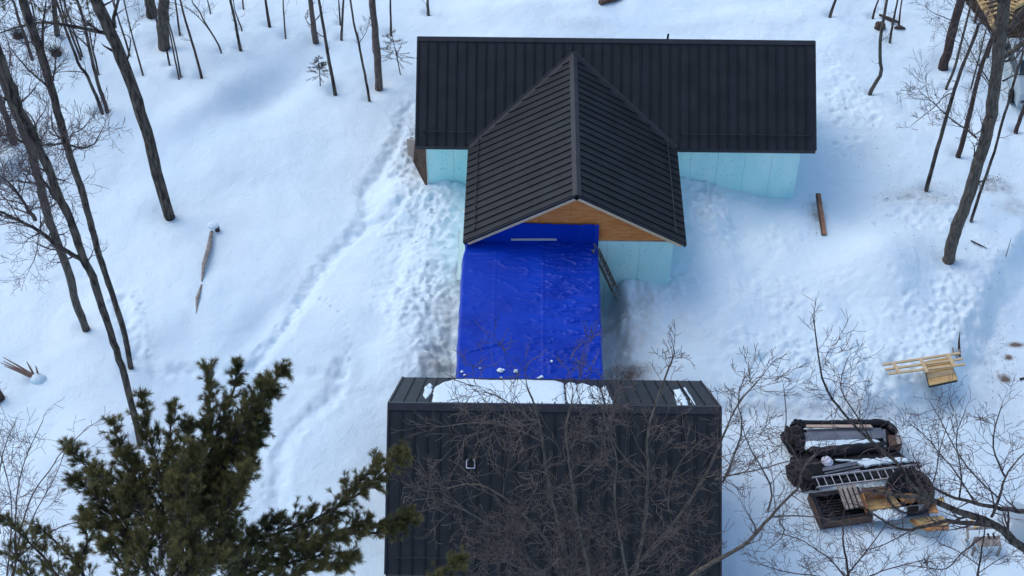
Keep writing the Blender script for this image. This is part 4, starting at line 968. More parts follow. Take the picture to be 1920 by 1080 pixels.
tree('bare_tree', 'long smooth dark trunk reaching the pine top, with a big left fork', [(262, 825), (254, 790), (243, 745), (232, 698), (221, 665), (211, 633), (200, 600), (190, 573), (182, 545), (172, 510), (158, 490), (150, 465), (141, 436), (128, 400), (118, 385), (110, 365), (98, 335), (88, 310), (80, 295), (70, 270), (58, 245), (45, 222), (35, 205), (25, 170), (14, 150)], 12, BARK, None,
     [([(156, 490), (135, 476), (109, 464), (85, 440), (53, 422), (25, 408), (0, 396), (-30, 390)], 9, -1.0, 22, 1.3, 2), ([(120, 385), (100, 368), (90, 350), (75, 330)], 7, .4, 6, .9), ([(66, 412), (52, 390), (38, 368), (20, 345), (0, 330)], 7, -1.2, 16, 1.1, 2, -.3), ([(85, 310), (90, 330), (110, 335), (135, 345)], 2.5, .5, 8, .9), ([(45, 222), (25, 195), (0, 180)], 6, -.4, 8, 1.1), ([(58, 245), (70, 275), (100, 268)], 3, -.4, 7, .9)], seed=3, twigs=10, tw_len=1.1, lvl=2, ext=4, wtop=15, flare=1.0)
tree('bare_tree', 'lichen spotted trunk with a round snow well at its foot, left of the forked trunk', [(160, 612), (150, 588), (141, 563), (134, 530), (127, 499), (115, 475), (106, 450), (96, 425), (88, 401), (80, 370), (74, 341), (68, 320), (62, 293), (52, 265), (40, 233), (30, 210), (20, 187), (10, 160), (0, 130)], 13, BARKG, None,
     [([(55, 272), (40, 265), (22, 258), (0, 252)], 7, -.4, 12, 1.0, 2), ([(76, 345), (50, 342), (25, 338), (0, 345)], 4, -.6, 14, 1.0, 2), ([(60, 280), (70, 250), (62, 220), (45, 205)], 4, .4, 8, .8), ([(70, 320), (62, 300), (45, 345), (40, 372)], 3, -.3, 8, .8), ([(90, 405), (80, 420), (72, 440), (68, 480), (55, 505)], 3, -.4, 9, .9, 2)], seed=4, twigs=8, tw_len=1.0, lvl=2, ext=4, wtop=15)
tree('bare_tree', 'short thick trunk piece leaning in from the left edge beside the lichen spotted trunk', [(24, 262), (18, 235), (10, 215), (0, 190), (-12, 160)], 13, BARKG, None, [([(0, 270), (15, 262), (30, 258)], 4, -.2, 5, .8), ([(5, 210), (18, 120), (20, 90), (8, 60)], 4, .3, 10, .9)], seed=5, twigs=6, tw_len=1.0, lvl=2, ext=3)

saps = [  # picture points from the foot up, width, label
 ([(190, 205), (182, 185), (172, 162), (162, 138), (148, 124), (140, 98), (125, 62), (112, 20), (105, 0)], 6, 'bent sapling ending lowest of the pair left of the tall mossy trunk', [([(162, 138), (145, 133), (120, 134), (98, 137)], 2, -.6, 4, .8), ([(161, 137), (160, 126)], 2, 0, 0, .2)]),
 ([(200, 205), (194, 185), (185, 162), (177, 130), (170, 100), (163, 70), (158, 40), (148, 10), (144, 0)], 7, 'straight sapling right next to the bent one, left of the tall mossy trunk', [([(170, 92), (155, 78), (138, 62), (125, 50)], 3, -.4, 6, .8), ([(175, 92), (180, 60), (170, 30)], 2.4, .4, 6, .8)]),
 ([(184, 135), (178, 108), (172, 85), (168, 60)], 4, 'short dark sapling crossing behind the straight sapling', []),
 ([(59, 107), (52, 85), (45, 62), (36, 40), (28, 10), (24, 0)], 6, 'sapling near the upper left corner with a dark tuft beside its stem', []),
 ([(150, 106), (143, 88), (132, 60), (120, 30), (112, 0)], 4.5, 'thin sapling behind the foot of the bent pair, left stem of two', []),
 ([(153, 101), (146, 80), (137, 55), (124, 15), (120, 0)], 3.5, 'thin sapling behind the foot of the bent pair, right stem of two', []),
 ([(65, 34), (60, 10), (57, 0)], 4, 'sapling foot highest in the upper left corner', []),
 ([(267, 136), (258, 105), (248, 68), (240, 35), (232, 0)], 3.5, 'fine straight sapling between the tall mossy trunk and the two thick dark trunks', [([(246, 60), (252, 45), (257, 38)], 1.5, .2, 3, .5)]),
 ([(242, 100), (234, 72), (222, 35), (212, 5)], 4, 'sapling just right of the tall mossy trunk, partly behind its upper limb', []),
 ([(317, 117), (313, 95), (310, 82), (300, 40)], 4, 'short sapling directly below the thickest dark trunk', []),
 ([(334, 140), (326, 100), (318, 60), (308, 20)], 3.5, 'left one of two parallel saplings right of the thickest dark trunk', []),
 ([(338, 139), (333, 108), (325, 72), (316, 40)], 3.5, 'right one of two parallel saplings right of the thickest dark trunk', []),
 ([(336, 58), (333, 35), (330, 10), (329, 0)], 4, 'short sapling above the two parallel ones', []),
 ([(377, 141), (368, 105), (356, 65), (345, 30), (338, 0)], 5, 'curving sapling with a clear snow ring at its foot, left of the broken crossing stems', []),
 ([(414, 94), (405, 75), (392, 55), (380, 35), (375, 23)], 3.5, 'leaning broken sapling crossed by an arching stem', [([(397, 62), (380, 40), (360, 20), (340, 9), (300, 0)], 2.4, .5, 3, .8)]),
 ([(450, 89), (445, 62), (440, 35), (433, 5), (430, -5)], 6, 'dark sapling with a shadow stem behind, above the hollow', []),
 ([(453, 53), (448, 40), (441, 22)], 3, 'short stem half hidden behind the dark sapling above the hollow', []),
 ([(394, 21), (391, 8), (389, 0)], 3, 'small stem at the top edge between the arching stem and the dark sapling', []),
 ([(456, 12), (455, 0), (454, -12)], 3.4, 'tiny stem at the top edge above the dark sapling', []),
 ([(505, 45), (501, 22), (498, 0)], 6.5, 'short stout sapling at the top edge right of the dark sapling', []),
 ([(535, 67), (533, 40), (531, 10), (531, 0)], 3.4, 'fine straight stem between the stout sapling and the pale trunk', []),
 ([(628, 172), (620, 130), (612, 85), (606, 45), (598, 0)], 7, 'long slim tree standing right of the little spruce', [([(612, 71), (598, 65), (590, 55)], 2, -.3, 1, .3)]),
 ([(638, 42), (636, 20), (635, 0)], 3.4, 'fine stem close beside the sapling behind the long slim tree', []),
 ([(640, 70), (642, 40), (643, 10), (644, 0)], 5, 'straight short sapling behind and right of the long slim tree', []),
 ([(692, 184), (688, 160), (682, 130), (676, 100), (672, 75), (664, 50), (660, 20), (657, 0)], 5, 'crooked sapling left of the thick spotted trunk near the house', [([(674, 80), (684, 66), (690, 50)], 1.4, .2, 3, .5)]),
 ([(733, 62), (733, 40), (732, 15), (732, 0)], 4.5, 'thin stem rising behind the pale feathery young conifer', []),
 ([(803, 23), (802, 8), (802, -5)], 6, 'short brown trunk at the top edge above the house ridge left end', []),
 ([(1557, 27), (1562, 12), (1567, 0)], 6, 'short brown stem at the top edge above the right end of the roof', []),
 ([(1637, 30), (1641, 15), (1647, 0)], 4, 'short stem at the top edge left of the bent thin tree', []),
 ([(1632, 172), (1642, 155), (1654, 137), (1650, 110), (1650, 85), (1652, 62), (1657, 35), (1663, 0)], 7, 'thin tree with an elbow bend near its foot, upper right snow slope', []),
 ([(1669, 75), (1672, 55), (1677, 30), (1683, 0)], 4.5, 'thin stem between the elbow bent tree and the dark log pieces', []),
 ([(1686, 42), (1688, 20), (1691, 0)], 3.4, 'finest stem standing behind the dark log at the top right', []),
 ([(1775, 162), (1788, 135), (1796, 105), (1806, 65), (1815, 30), (1822, 0)], 5, 'slim sapling just right of the thick leaning brown trunk', []),
 ([(1738, 352), (1750, 305), (1760, 270), (1772, 230), (1787, 175), (1797, 145), (1812, 105), (1828, 70), (1835, 45)], 7, 'long slim leaning tree whose foot is left of the biggest right hand tree', [([(1790, 172), (1770, 180), (1755, 198), (1735, 215), (1710, 234)], 2.4, -.3, 2, .5)]),
 ([(1798, 288), (1808, 255), (1818, 215), (1828, 170), (1840, 125), (1852, 92), (1862, 65)], 9, 'reddish leaning tree left beside the biggest right hand tree', []),
 ([(1822, 161), (1830, 130), (1840, 90), (1848, 58)], 3.4, 'thin stem behind the reddish leaning tree', []),
 ([(1822, 410), (1833, 375), (1843, 345), (1855, 315), (1868, 272), (1880, 225), (1893, 185), (1905, 140), (1918, 100)], 5.5, 'slim leaning tree right beside the biggest right hand tree', []),
 ([(1906, 243), (1912, 225), (1919, 205), (1932, 170)], 8, 'dark short trunk foot in front of the parked car wheel', []),
]
for i, (pts, wp, lb, lm) in enumerate(saps):
    tree('thin_tree' if wp >= 5 else 'sapling', lb, pts, wp, (BARK, BARKR, BARKG)[(i*7) % 3] if i > 12 else BARK, BT, lm, twigs=2 if len(pts) > 4 else 1, tw_len=.7, lvl=1, ext=2.5 if pts[-1][1] < 30 else .8, seed=40+i, flare=1.2, cat='thin tree')
tree('thick_tree', 'thickest dark trunk at the top left of the view', [(307, 82), (304, 55), (306, 30), (308, 0)], 22, BARKG, None, [([(298, 60), (292, 30), (286, 0)], 4, .2, 3, 1)], twigs=0, ext=6, seed=90, flare=1.05, wtop=20)
tree('thick_tree', 'second thick dark trunk at the top edge just left of the thickest', [(283, 21), (280, 0), (278, -15)], 19, BARK, None, (), twigs=0, ext=6, seed=91, wtop=18)
tree('thick_tree', 'thick spotted brown trunk standing left of the house roof', [(710, 160), (708, 120), (705, 80), (701, 40), (697, -5)], 13, BARKB, None, (), twigs=1, ext=6, seed=92, wtop=12)
tree('thick_tree', 'pale brown trunk with a looping twig at the top edge', [(591, 73), (588, 50), (585, 25), (581, -5)], 11, BARKB, None, [([(589, 52), (576, 42), (571, 30), (580, 17)], 1.6, -.2, 2, .4)], twigs=1, ext=4, seed=93, wtop=8)
tree('thick_tree', 'thick leaning brown trunk on the upper right slope', [(1770, 120), (1778, 92), (1785, 62), (1794, 30), (1803, -5)], 17, BARKR, None, [([(1792, 42), (1770, 32), (1750, 25), (1738, 15)], 2, -.3, 6, .8)], twigs=2, ext=5, seed=94, wtop=15)
tree('forked_tree', 'biggest right hand tree, grey brown trunk forking near the timber deck', [(1780, 480), (1788, 445), (1798, 415), (1810, 388), (1820, 355), (1832, 315), (1843, 280), (1852, 245), (1860, 205), (1865, 165), (1870, 125), (1874, 85), (1880, 40), (1884, 0)], 23, BARKG, None,
     [([(1868, 130), (1878, 112), (1893, 98), (1910, 88), (1940, 70)], 14, .6, 5, 1.2), ([(1872, 120), (1884, 70), (1900, 40), (1915, 20), (1935, 0)], 10, .6, 6, 1.2), ([(1830, 258), (1812, 243), (1792, 230), (1770, 212), (1748, 190), (1725, 172)], 3.6, -.5, 16, 1.0, 2), ([(1848, 240), (1840, 245), (1822, 255)], 3, -.1, 1, .5, 1), ([(1858, 160), (1848, 142), (1838, 128), (1820, 95), (1800, 55)], 3, .5, 8, .9), ([(1880, 152), (1900, 142), (1925, 134)], 3.6, -.3, 3, .8), ([(1875, 100), (1858, 60), (1838, 38), (1815, 28)], 4, -.4, 10, 1.1), ([(1858, 165), (1845, 145), (1836, 140)], 2, .3, 5, .9)], twigs=8, tw_len=1.1, lvl=2, ext=4, seed=95, flare=1.0, wtop=20, tmat=TWIGG)
for wx in WELLS[-1:]: pass

# background twigs seen at the far right / small conifers
def young_conifer(label, base, top, n, rad, mt, seed, bare=.35, droop=-.05):
    rg = random.Random(seed); b = ground(*base); Y = b[1]; tp_ = Vector(atY(*top, Y)); b = Vector(b); t = thing('young_conifer', label, 'young tree', b, 'young conifers by the house')
    MB().tube([b-Vector((0, 0, .2)), (b+tp_)/2+Vector((.02, 0, 0)), tp_], [.035, .025, .008], 6).build('stem', BARKG, t, True); WELLS.append((b.x, b.y, .12, .08))
    S = Seg(); Nd = Seg()
    for i in range(n):
        f = bare+(1-bare)*(i+rg.random()*.5)/n; p = b+(tp_-b)*f
        for k in range(4):
            L = rad*(1-(f-bare)/(1-bare)*.72)*rg.uniform(.6, 1.1); a = rg.uniform(0, 6.28); d = Vector((math.cos(a), math.sin(a), rg.uniform(.05, .35))).normalized(); q = p
            for j in range(5):
                q2 = q+d*(L/5); d = (d+Vector((rg.gauss(0, .12), rg.gauss(0, .12), droop))).normalized(); S.put(q, q2, .009, .006)
                if j > 0:
                    for _ in range(9):
                        e = rdir(d, R(rg.uniform(35, 60)), rg); r_ = q+(q2-q)*rg.random(); Nd.put(r_, r_+e*rg.uniform(.06, .13), .006, .002)
                q = q2
    S.build('branches', TWIG, t, 3)['kind'] = 'stuff'; Nd.build('needles', mt, t, 3)['kind'] = 'stuff'
young_conifer('small dark green spruce on the snow left of the long slim tree', (600, 158), (597, 108), 9, .75, NEEDLED, 5, .3)
young_conifer('pale feathery young conifer leaning beside the upper left corner of the roof', (751, 137), (733, 60), 9, 1.15, TWIGG, 6, .3)

# ---- white pines
def pine(label, yref, limbs, base, seed, trunk_top, density=1.0, tw=.95, group=None, wtrunk=.2):
    """limbs: (picture points, depth along the view axis from start to end, side length, density)"""
    rg = random.Random(seed); base = np.array(base, float); t = thing('white_pine', label, 'pine tree', base, group)
    MB().tube([base-(0, 0, .3), (base*2+np.array(trunk_top))/3, (base+2*np.array(trunk_top))/3, trunk_top], [wtrunk*1.5, wtrunk*1.2, wtrunk*.8, .04], 9, .05, rg).build('trunk', BARK, t, True)
    S = Seg(); tufts = []
    def tuft(p, d): tufts.append((tuple(p), tuple(Vector(d).normalized())))
    for li in limbs:
        lp, d0, d1, sl, dn = li[:5]; n = len(lp); Lp = [Vector(atD(px, py, d0+(d1-d0)*i/(n-1))) for i, (px, py) in enumerate(lp)]
        b_ = MB(); Q, rr = limb(b_, Lp, .05, .014, 6, rg, .2, .3); b_.build('limb', BARK, t, True)
        N_ = len(Q)
        for i in range(1, N_):
            f = i/(N_-1); dd = (Q[i]-Q[i-1]).normalized()
            for _ in range(int(2.2*dn*density+rg.random())):
                side = rdir(dd, R(rg.uniform(30, 60)), rg); side = (side+Vector((0, 0, .22))).normalized()
                L = sl*(1-.84*f)*rg.uniform(.35, 1.1); k = max(2, int(L/.16)); p = Q[i]
                for j in range(k):
                    side = (side+dd*.08+Vector((rg.gauss(0, .1), rg.gauss(0, .1), .05+rg.gauss(0, .08)))).normalized(); q = p+side*(L/k); S.put(p, q, .011, .008)
                    if rg.random() < .75:
                        e = rdir(side, R(rg.uniform(25, 55)), rg); l2 = rg.uniform(.08, .26); S.put(q, q+e*l2, .007, .006); tuft(q+e*l2, e)
                    if j > 0 and rg.random() < .5: tuft(q, side)
                    p = q
                tuft(p, side)
        tuft(Q[-1], Q[-1]-Q[-2])
    T_ = np.array([x[0] for x in tufts]); D_ = np.array([x[1] for x in tufts]); nt_ = len(T_); k = 58
    r_ = np.random.RandomState(seed)
    rv = r_.normal(size=(nt_, k, 3)); rv -= (rv*D_[:, None]).sum(-1, keepdims=True)*D_[:, None]; rv /= np.linalg.norm(rv, axis=-1, keepdims=True)
    al = r_.uniform(0, 1, (nt_, k, 1)); ang = .25+.85*al; dirs = D_[:, None]*np.cos(ang)+rv*np.sin(ang)
    st = T_[:, None]-D_[:, None]*(r_.uniform(-.02, .1, (nt_, k, 1))); Ln = r_.uniform(.08, .155, (nt_, k, 1)); en_ = st+dirs*Ln+np.array((0, 0, -.01))
    wv = np.cross(dirs, r_.normal(size=(nt_, k, 3))); wv /= np.linalg.norm(wv, axis=-1, keepdims=True); wd = .0038
    V = np.stack([st-wv*wd, st+wv*wd, en_+wv*wd*.5, en_-wv*wd*.5], 2).reshape(-1, 3); F = np.arange(len(V)).reshape(-1, 4)
    o = link('needles', mesh_np('needles', V-np.array(t.location), F), NEEDLE, t); o['kind'] = 'stuff'
    S.build('twigs', TWIG, t, 3)['kind'] = 'stuff'; print('pine tufts', nt_); return t
A_ = 37.0
PL = [([(330, 1150), (345, 1060), (368, 960), (405, 870), (450, 790), (490, 740), (527, 700)], 37.5, 36.5, 1.5, 1.3), ([(360, 1010), (400, 910), (440, 830), (465, 770), (500, 725)], 36.8, 36, 1.1, 1.2),
      ([(330, 1040), (365, 940), (390, 850), (395, 780), (390, 695)], 36.6, 36.2, .95, 1.1), ([(390, 860), (415, 790), (437, 740), (445, 690)], 36.4, 36.3, .6, 1.1),
      ([(300, 1060), (310, 960), (300, 880), (275, 810), (266, 752)], 36.5, 36.2, 1.0, 1.1), ([(305, 930), (318, 860), (320, 810), (322, 764)], 36, 36, .6, 1), ([(290, 1000), (255, 920), (230, 860), (214, 798)], 36.4, 36.4, .9, 1.1),
      ([(280, 1080), (240, 990), (205, 920), (165, 880), (134, 842)], 36.6, 36.8, 1.0, 1.2), ([(250, 1010), (205, 960), (170, 920), (145, 900)], 36.4, 36.5, .9, 1.1), ([(262, 1060), (220, 1010), (190, 985), (165, 970)], 36.2, 36.2, .8, 1.1),
      ([(330, 1100), (400, 1045), (470, 1015), (550, 990), (620, 960), (690, 915), (730, 875), (752, 850)], 37.0, 38.0, .95, 1.2), ([(520, 1030), (600, 1010), (660, 985), (720, 985), (768, 975)], 37.2, 38, .7, 1.2), ([(450, 1040), (480, 1000), (520, 975)], 37, 37, .7, 1.1),
      ([(640, 1000), (690, 1000), (735, 1000), (765, 968)], 37.4, 38, .45, 1.1), ([(400, 1110), (480, 1070), (550, 1055), (620, 1035), (655, 1045)], 36.6, 37, .8, 1.2), ([(620, 965), (660, 915), (700, 880), (706, 868)], 37.5, 37.8, .5, 1),
      ([(340, 1040), (350, 980), (350, 900), (360, 850)], 35.2, 35.2, 1.2, 1.5), ([(310, 1100), (260, 1040), (300, 990)], 35.4, 35.2, 1.1, 1.4), ([(380, 1090), (420, 1010), (430, 950), (460, 890)], 35.6, 35.4, 1.1, 1.4), ([(300, 1130), (350, 1060), (420, 1040)], 35, 35, 1.2, 1.4), ([(240, 1120), (235, 1060), (200, 1020)], 35.5, 35.6, .9, 1.3), ([(400, 1010), (430, 935), (455, 870), (478, 820)], 36.2, 36.3, .8, 1.3), ([(420, 960), (452, 900), (476, 850), (497, 790)], 36.6, 36.4, .6, 1.2), ([(410, 900), (450, 830), (480, 780), (512, 735)], 36.8, 36.4, .6, 1.2), ([(300, 1010), (262, 950), (225, 915), (180, 890)], 35.8, 36, .9, 1.3), ([(400, 1100), (480, 1045), (560, 1020), (640, 1010)], 36.2, 36.8, .7, 1.3), ([(420, 1130), (520, 1090), (600, 1062), (640, 1062)], 36.2, 36.8, .6, 1.2), ([(330, 980), (335, 900), (345, 850), (352, 800)], 35.8, 36, .8, 1.3), ([(280, 960), (250, 890), (240, 850)], 36, 36.2, .7, 1.2)]
pine('large olive green pine crown filling the lower left, branches spread like a fan', 36, PL, (-11.4, -31.5, -6.3), 11, tuple(atD(335, 1120, 37.6)), 2.7)
pine('lower pine branches at the left bottom corner beside the large pine', 36, [([(150, 1150), (110, 1080), (70, 1030), (25, 990), (2, 975)], 38, 38, .85, 1.1), ([(180, 1130), (150, 1060), (110, 1020), (75, 990)], 38, 38.2, .8, 1.1), ([(60, 1130), (50, 1060), (20, 1040), (-20, 1030)], 38, 38, .9, 1.1), ([(120, 1120), (150, 1050), (165, 1010), (160, 985)], 38, 38, .5, 1)], (-15.5, -31.8, -6.2), 12, tuple(atD(120, 1140, 38.5)), 1.7)
pine('small olive pine tip poking up at the bottom edge over the garage', 36, [([(780, 1160), (810, 1110), (840, 1075), (862, 1052)], 37, 37.2, .55, 1.3)], (-6.6, -31.5, -6.3), 13, tuple(atD(780, 1180, 37)), 1.6)
# hanging green boughs in the upper left corner, from a pine rooted farther back
pine('dark pine with hanging boughs in the upper left corner', 36, [([(100, -60), (95, -20), (98, 10), (100, 38)], 66, 65, .6, .5), ([(125, -60), (120, -20), (122, 10), (120, 30)], 66, 65, .7, .5), ([(170, -60), (160, -20), (165, 15), (172, 45)], 65, 64, .6, .5), ([(60, -50), (40, -20), (20, 0), (5, 12)], 65, 64, .9, .5), ([(35, -40), (60, 0), (75, 20)], 65, 65, .5, .5)], tuple(ground(105, 60)-np.array((0, 0, .1))), 14, tuple(atD(95, -70, 66)), wtrunk=.1)
b_ = ground(105, 102)
for (px, py, lb, sd) in ((106, 92, 'mossy green brush tuft on a snow capped stump, upper left', 3), (36, 60, 'dark brushy tuft beside the sapling near the upper left corner', 4)):
    c = ground(px, py+10); t = thing('brush_tuft', lb, 'shrub', c); S = Seg(); rg = random.Random(sd)
    for i in range(160): grow(S, c+np.array((rg.gauss(0, .15), rg.gauss(0, .15), .1)), rdir((0, 0, 1), R(rg.uniform(0, 70)), rg), rg.uniform(.2, .55), .01, 0, rg)
    S.build('stems', NEEDLED, t, 3)['kind'] = 'stuff'; lump(c, (.5, .45, .35), BROWNW, 'stump', t, sd, amp=.3)
# brown tuft at the left edge
c = ground(5, 300); t = thing('dead_conifer', 'small brown feathery dead conifer at the left edge', 'shrub', c); S = Seg(); rg = random.Random(9)
for i in range(220):
    z = rg.uniform(.3, 2.6); a = rg.uniform(0, 6.28); grow(S, c+np.array((0, 0, z)), Vector((math.cos(a), math.sin(a), .3)), (2.8-z)*.35, .008, 1, rg)
S.build('branches', TWIG, t, 3)['kind'] = 'stuff'

# ---- bare crowns in front, rooted below the picture
CY = -26.6
def crown(label, base, stems, seed, tmat, mt=BARKG, tip=.0075, dens=1.0, name='bare_tree'):
    """stems: (picture points, width px, Y at foot, Y at tip, twig count, twig length, level)"""
    rg = random.Random(seed); base = np.array(base, float); t = thing(name, label, 'tree', base); S = Seg()
    for st in stems:
        lp, wl, y0, y1, ntw, ll, lv = st; n = len(lp); Lp = [Vector(atY(px, py, y0+(y1-y0)*i/(n-1))) for i, (px, py) in enumerate(lp)]
        ppm = 70; b_ = MB(); Q, r2 = limb(b_, Lp, wl/2/ppm, max(.011, wl/2/ppm*.28), 7, rg, .25, .22); b_.build('limb', mt, t, True)
        for i in range(ntw):
            j = int((.05+.95*(i+rg.random())/ntw)*(len(Q)-1)); j = min(j, len(Q)-2); dd = (Q[j+1]-Q[j]).normalized()
            grow(S, Q[j], rdir(dd, R(rg.uniform(25, 75)), rg), ll*rg.uniform(.45, 1.15), max(.01, r2[j]*.5), lv, rg, .06, .2, tip, dens)
        grow(S, Q[-1], Q[-1]-Q[-2], ll*.55, r2[-1]*.9, max(1, lv-1), rg, .06, .2, tip, dens)
    f0 = Vector(atY(*stems[0][0][0], stems[0][2])); b_ = MB(); limb(b_, [Vector(base)-Vector((0, 0, .3)), Vector(base)*.5+f0*.5, f0], stems[0][1]/2/70*1.5, stems[0][1]/2/70, 9, rg); b_.build('trunk', mt, t, True)
    o = S.build('twigs', tmat, t, 3); o['kind'] = 'stuff'; print(label[:30], len(S.a)); return t
crown('wide bare grey crown spread over the garage roof, rooted below the view', (.2, -28.5, -6.3), [
    ([(1110, 1230), (1085, 1120), (1050, 1000), (1025, 890), (1015, 800), (1000, 755), (990, 730)], 12, -27.6, -26.2, 15, 1.3, 3),
    ([(1115, 1220), (1110, 1100), (1083, 980), (1070, 880), (1058, 810), (1070, 765), (1074, 740)], 10, -27.6, -26.8, 14, 1.2, 3),
    ([(1120, 1220), (1190, 1080), (1212, 980), (1215, 890), (1212, 810), (1235, 740), (1262, 670)], 11, -27.6, -26.5, 16, 1.1, 3),
    ([(1200, 1050), (1262, 985), (1300, 930), (1340, 860), (1362, 800), (1385, 755), (1420, 715)], 9, -27.4, -26.0, 14, 1.2, 3),
    ([(1090, 1100), (1030, 1020), (980, 960), (930, 920), (885, 905), (840, 915)], 8, -27.5, -26.5, 14, 1.5, 3),
    ([(1080, 1120), (1000, 1060), (940, 1000), (880, 960), (830, 940)], 8, -27.5, -27.6, 12, 1.4, 3),
    ([(1100, 1120), (1020, 1080), (960, 1060), (900, 1030)], 7, -27.5, -28.2, 8, 1.3, 3),
    ([(1018, 800), (975, 770), (930, 740), (905, 735)], 4, -26.4, -26, 9, 1.2, 2), ([(1020, 830), (960, 800), (900, 790), (830, 800)], 4, -26.6, -26, 10, 1.3, 2),
    ([(1180, 1100), (1160, 1000), (1150, 920), (1160, 860), (1140, 815)], 7, -27.6, -27.5, 12, 1.3, 3),
    ([(1260, 990), (1250, 930), (1270, 870), (1310, 830)], 4, -27, -26.6, 9, 1.1, 2), ([(1215, 900), (1180, 870), (1150, 830), (1130, 770)], 4, -27, -26, 9, 1.1, 2)], 21, TWIGG, BARKG, .0072, .76)
crown('bare limb reaching from behind the garage corner towards the material pile', (4.5, -27.5, -6.4), [
    ([(1230, 1140), (1295, 1078), (1355, 1044), (1409, 1013), (1444, 969), (1475, 935), (1500, 912), (1503, 880), (1530, 850)], 13, -26.5, -25.0, 14, 1.0, 2),
    ([(1444, 969), (1490, 966), (1540, 970), (1590, 985)], 4, -25.6, -25.2, 8, .8, 2), ([(1340, 900), (1370, 890), (1427, 880), (1471, 866), (1500, 862)], 4, -26, -25.4, 9, .9, 2),
    ([(1440, 958), (1450, 920), (1430, 880), (1400, 830), (1390, 790)], 4.5, -25.8, -25.4, 9, 1.0, 2), ([(1502, 880), (1490, 850), (1470, 820), (1475, 780), (1470, 730)], 4, -25.2, -24.6, 8, .9, 2),
    ([(1355, 905), (1375, 860), (1395, 800), (1380, 745), (1400, 700)], 5, -26, -25.2, 8, .9, 2), ([(1460, 975), (1475, 1000), (1440, 1030)], 3, -25.6, -25.7, 5, .7, 2)], 22, TWIG, BARKG, .0063, .72)
crown('dark gnarled tree entering from the right edge, thick limbs over the material pile', (17.5, -26.5, -6.6), [
    ([(2010, 1100), (1960, 1055), (1920, 1027), (1895, 1008), (1874, 986), (1832, 969), (1789, 956), (1757, 941), (1736, 929), (1693, 933), (1661, 922), (1635, 920)], 24, -25.5, -24.5, 12, 1.1, 2),
    ([(1757, 941), (1730, 925), (1706, 905), (1690, 880), (1676, 862), (1637, 830), (1603, 800), (1570, 762), (1543, 719), (1536, 680), (1526, 600)], 9, -24.9, -23.4, 22, 1.1, 2),
    ([(1637, 830), (1600, 770), (1580, 740), (1574, 715), (1590, 670)], 4, -24.4, -23.6, 9, 1.0, 2),
    ([(2000, 965), (1920, 959), (1885, 956), (1853, 950), (1827, 942), (1798, 935), (1772, 927), (1742, 910), (1732, 897), (1720, 870)], 12, -25.2, -24.2, 10, 1.0, 2),
    ([(1874, 986), (1832, 982), (1789, 978), (1772, 976), (1755, 982), (1725, 988), (1704, 997), (1670, 986), (1640, 965), (1615, 950)], 12, -25.1, -24.6, 8, .9, 2),
    ([(1859, 969), (1872, 940), (1880, 910), (1885, 893), (1904, 865), (1925, 845)], 7, -25, -24.4, 8, 1.1, 2), ([(1884, 893), (1870, 865), (1860, 830), (1868, 790), (1879, 758)], 5, -24.6, -24, 10, 1.1, 2),
    ([(1827, 942), (1790, 880), (1760, 850), (1740, 820), (1700, 790)], 4, -24.8, -24, 10, 1.1, 2), ([(1798, 935), (1804, 910), (1800, 870), (1790, 820), (1810, 770)], 4, -24.8, -24, 9, 1.0, 2), ([(1874, 935), (1840, 905), (1800, 860), (1770, 800), (1745, 755)], 4, -24.7, -24, 10, 1.0, 2),
    ([(1704, 997), (1680, 1010), (1650, 1025), (1620, 1032)], 3, -24.8, -24.8, 7, .8, 2), ([(1740, 930), (1755, 890), (1760, 850), (1775, 800)], 3.4, -24.6, -24.2, 8, .9, 2)], 23, TWIG, BARK, .0065, .68)
crown('small bare tree with a dark reddish stem below the black lined bin', (11.2, -25.3, -6.6), [
    ([(1592, 1170), (1592, 1090), (1588, 1055), (1582, 1030), (1580, 1000), (1582, 960)], 9, -24.6, -24.2, 10, .9, 2), ([(1590, 1090), (1560, 1050), (1530, 1030), (1500, 1010), (1460, 1000)], 4, -24.6, -24.4, 10, .9, 2), ([(1590, 1075), (1620, 1040), (1650, 1000), (1665, 975)], 4, -24.6, -24.4, 9, .8, 2), ([(1592, 1100), (1540, 1080), (1480, 1075), (1430, 1060)], 4, -24.7, -24.6, 10, .8, 2), ([(1592, 1100), (1640, 1075), (1690, 1060), (1730, 1050)], 4, -24.7, -24.6, 10, .8, 2)], 24, TWIG, BARKR, .0065, .85)
crown('slim bare tree with a long curling twig at the bottom right below the bench', (15.8, -25.6, -6.6), [
    ([(1828, 1170), (1832, 1085), (1838, 1050), (1845, 1005), (1848, 985)], 8, -24.8, -24.4, 6, .8, 2), ([(1846, 1005), (1825, 1020), (1798, 1042), (1780, 1065), (1763, 1068), (1742, 1065), (1704, 1059)], 4, -24.6, -24.3, 7, .7, 2), ([(1835, 1060), (1815, 1045), (1790, 1030), (1765, 1020)], 2.5, -24.8, -24.6, 6, .6, 1), ([(1834, 1075), (1870, 1050), (1890, 1040)], 2.5, -24.8, -24.7, 7, .8, 2), ([(1828, 1120), (1780, 1090), (1740, 1085)], 3, -24.9, -24.8, 8, .8, 2)], 25, TWIG, BARKR, .0065, .8)
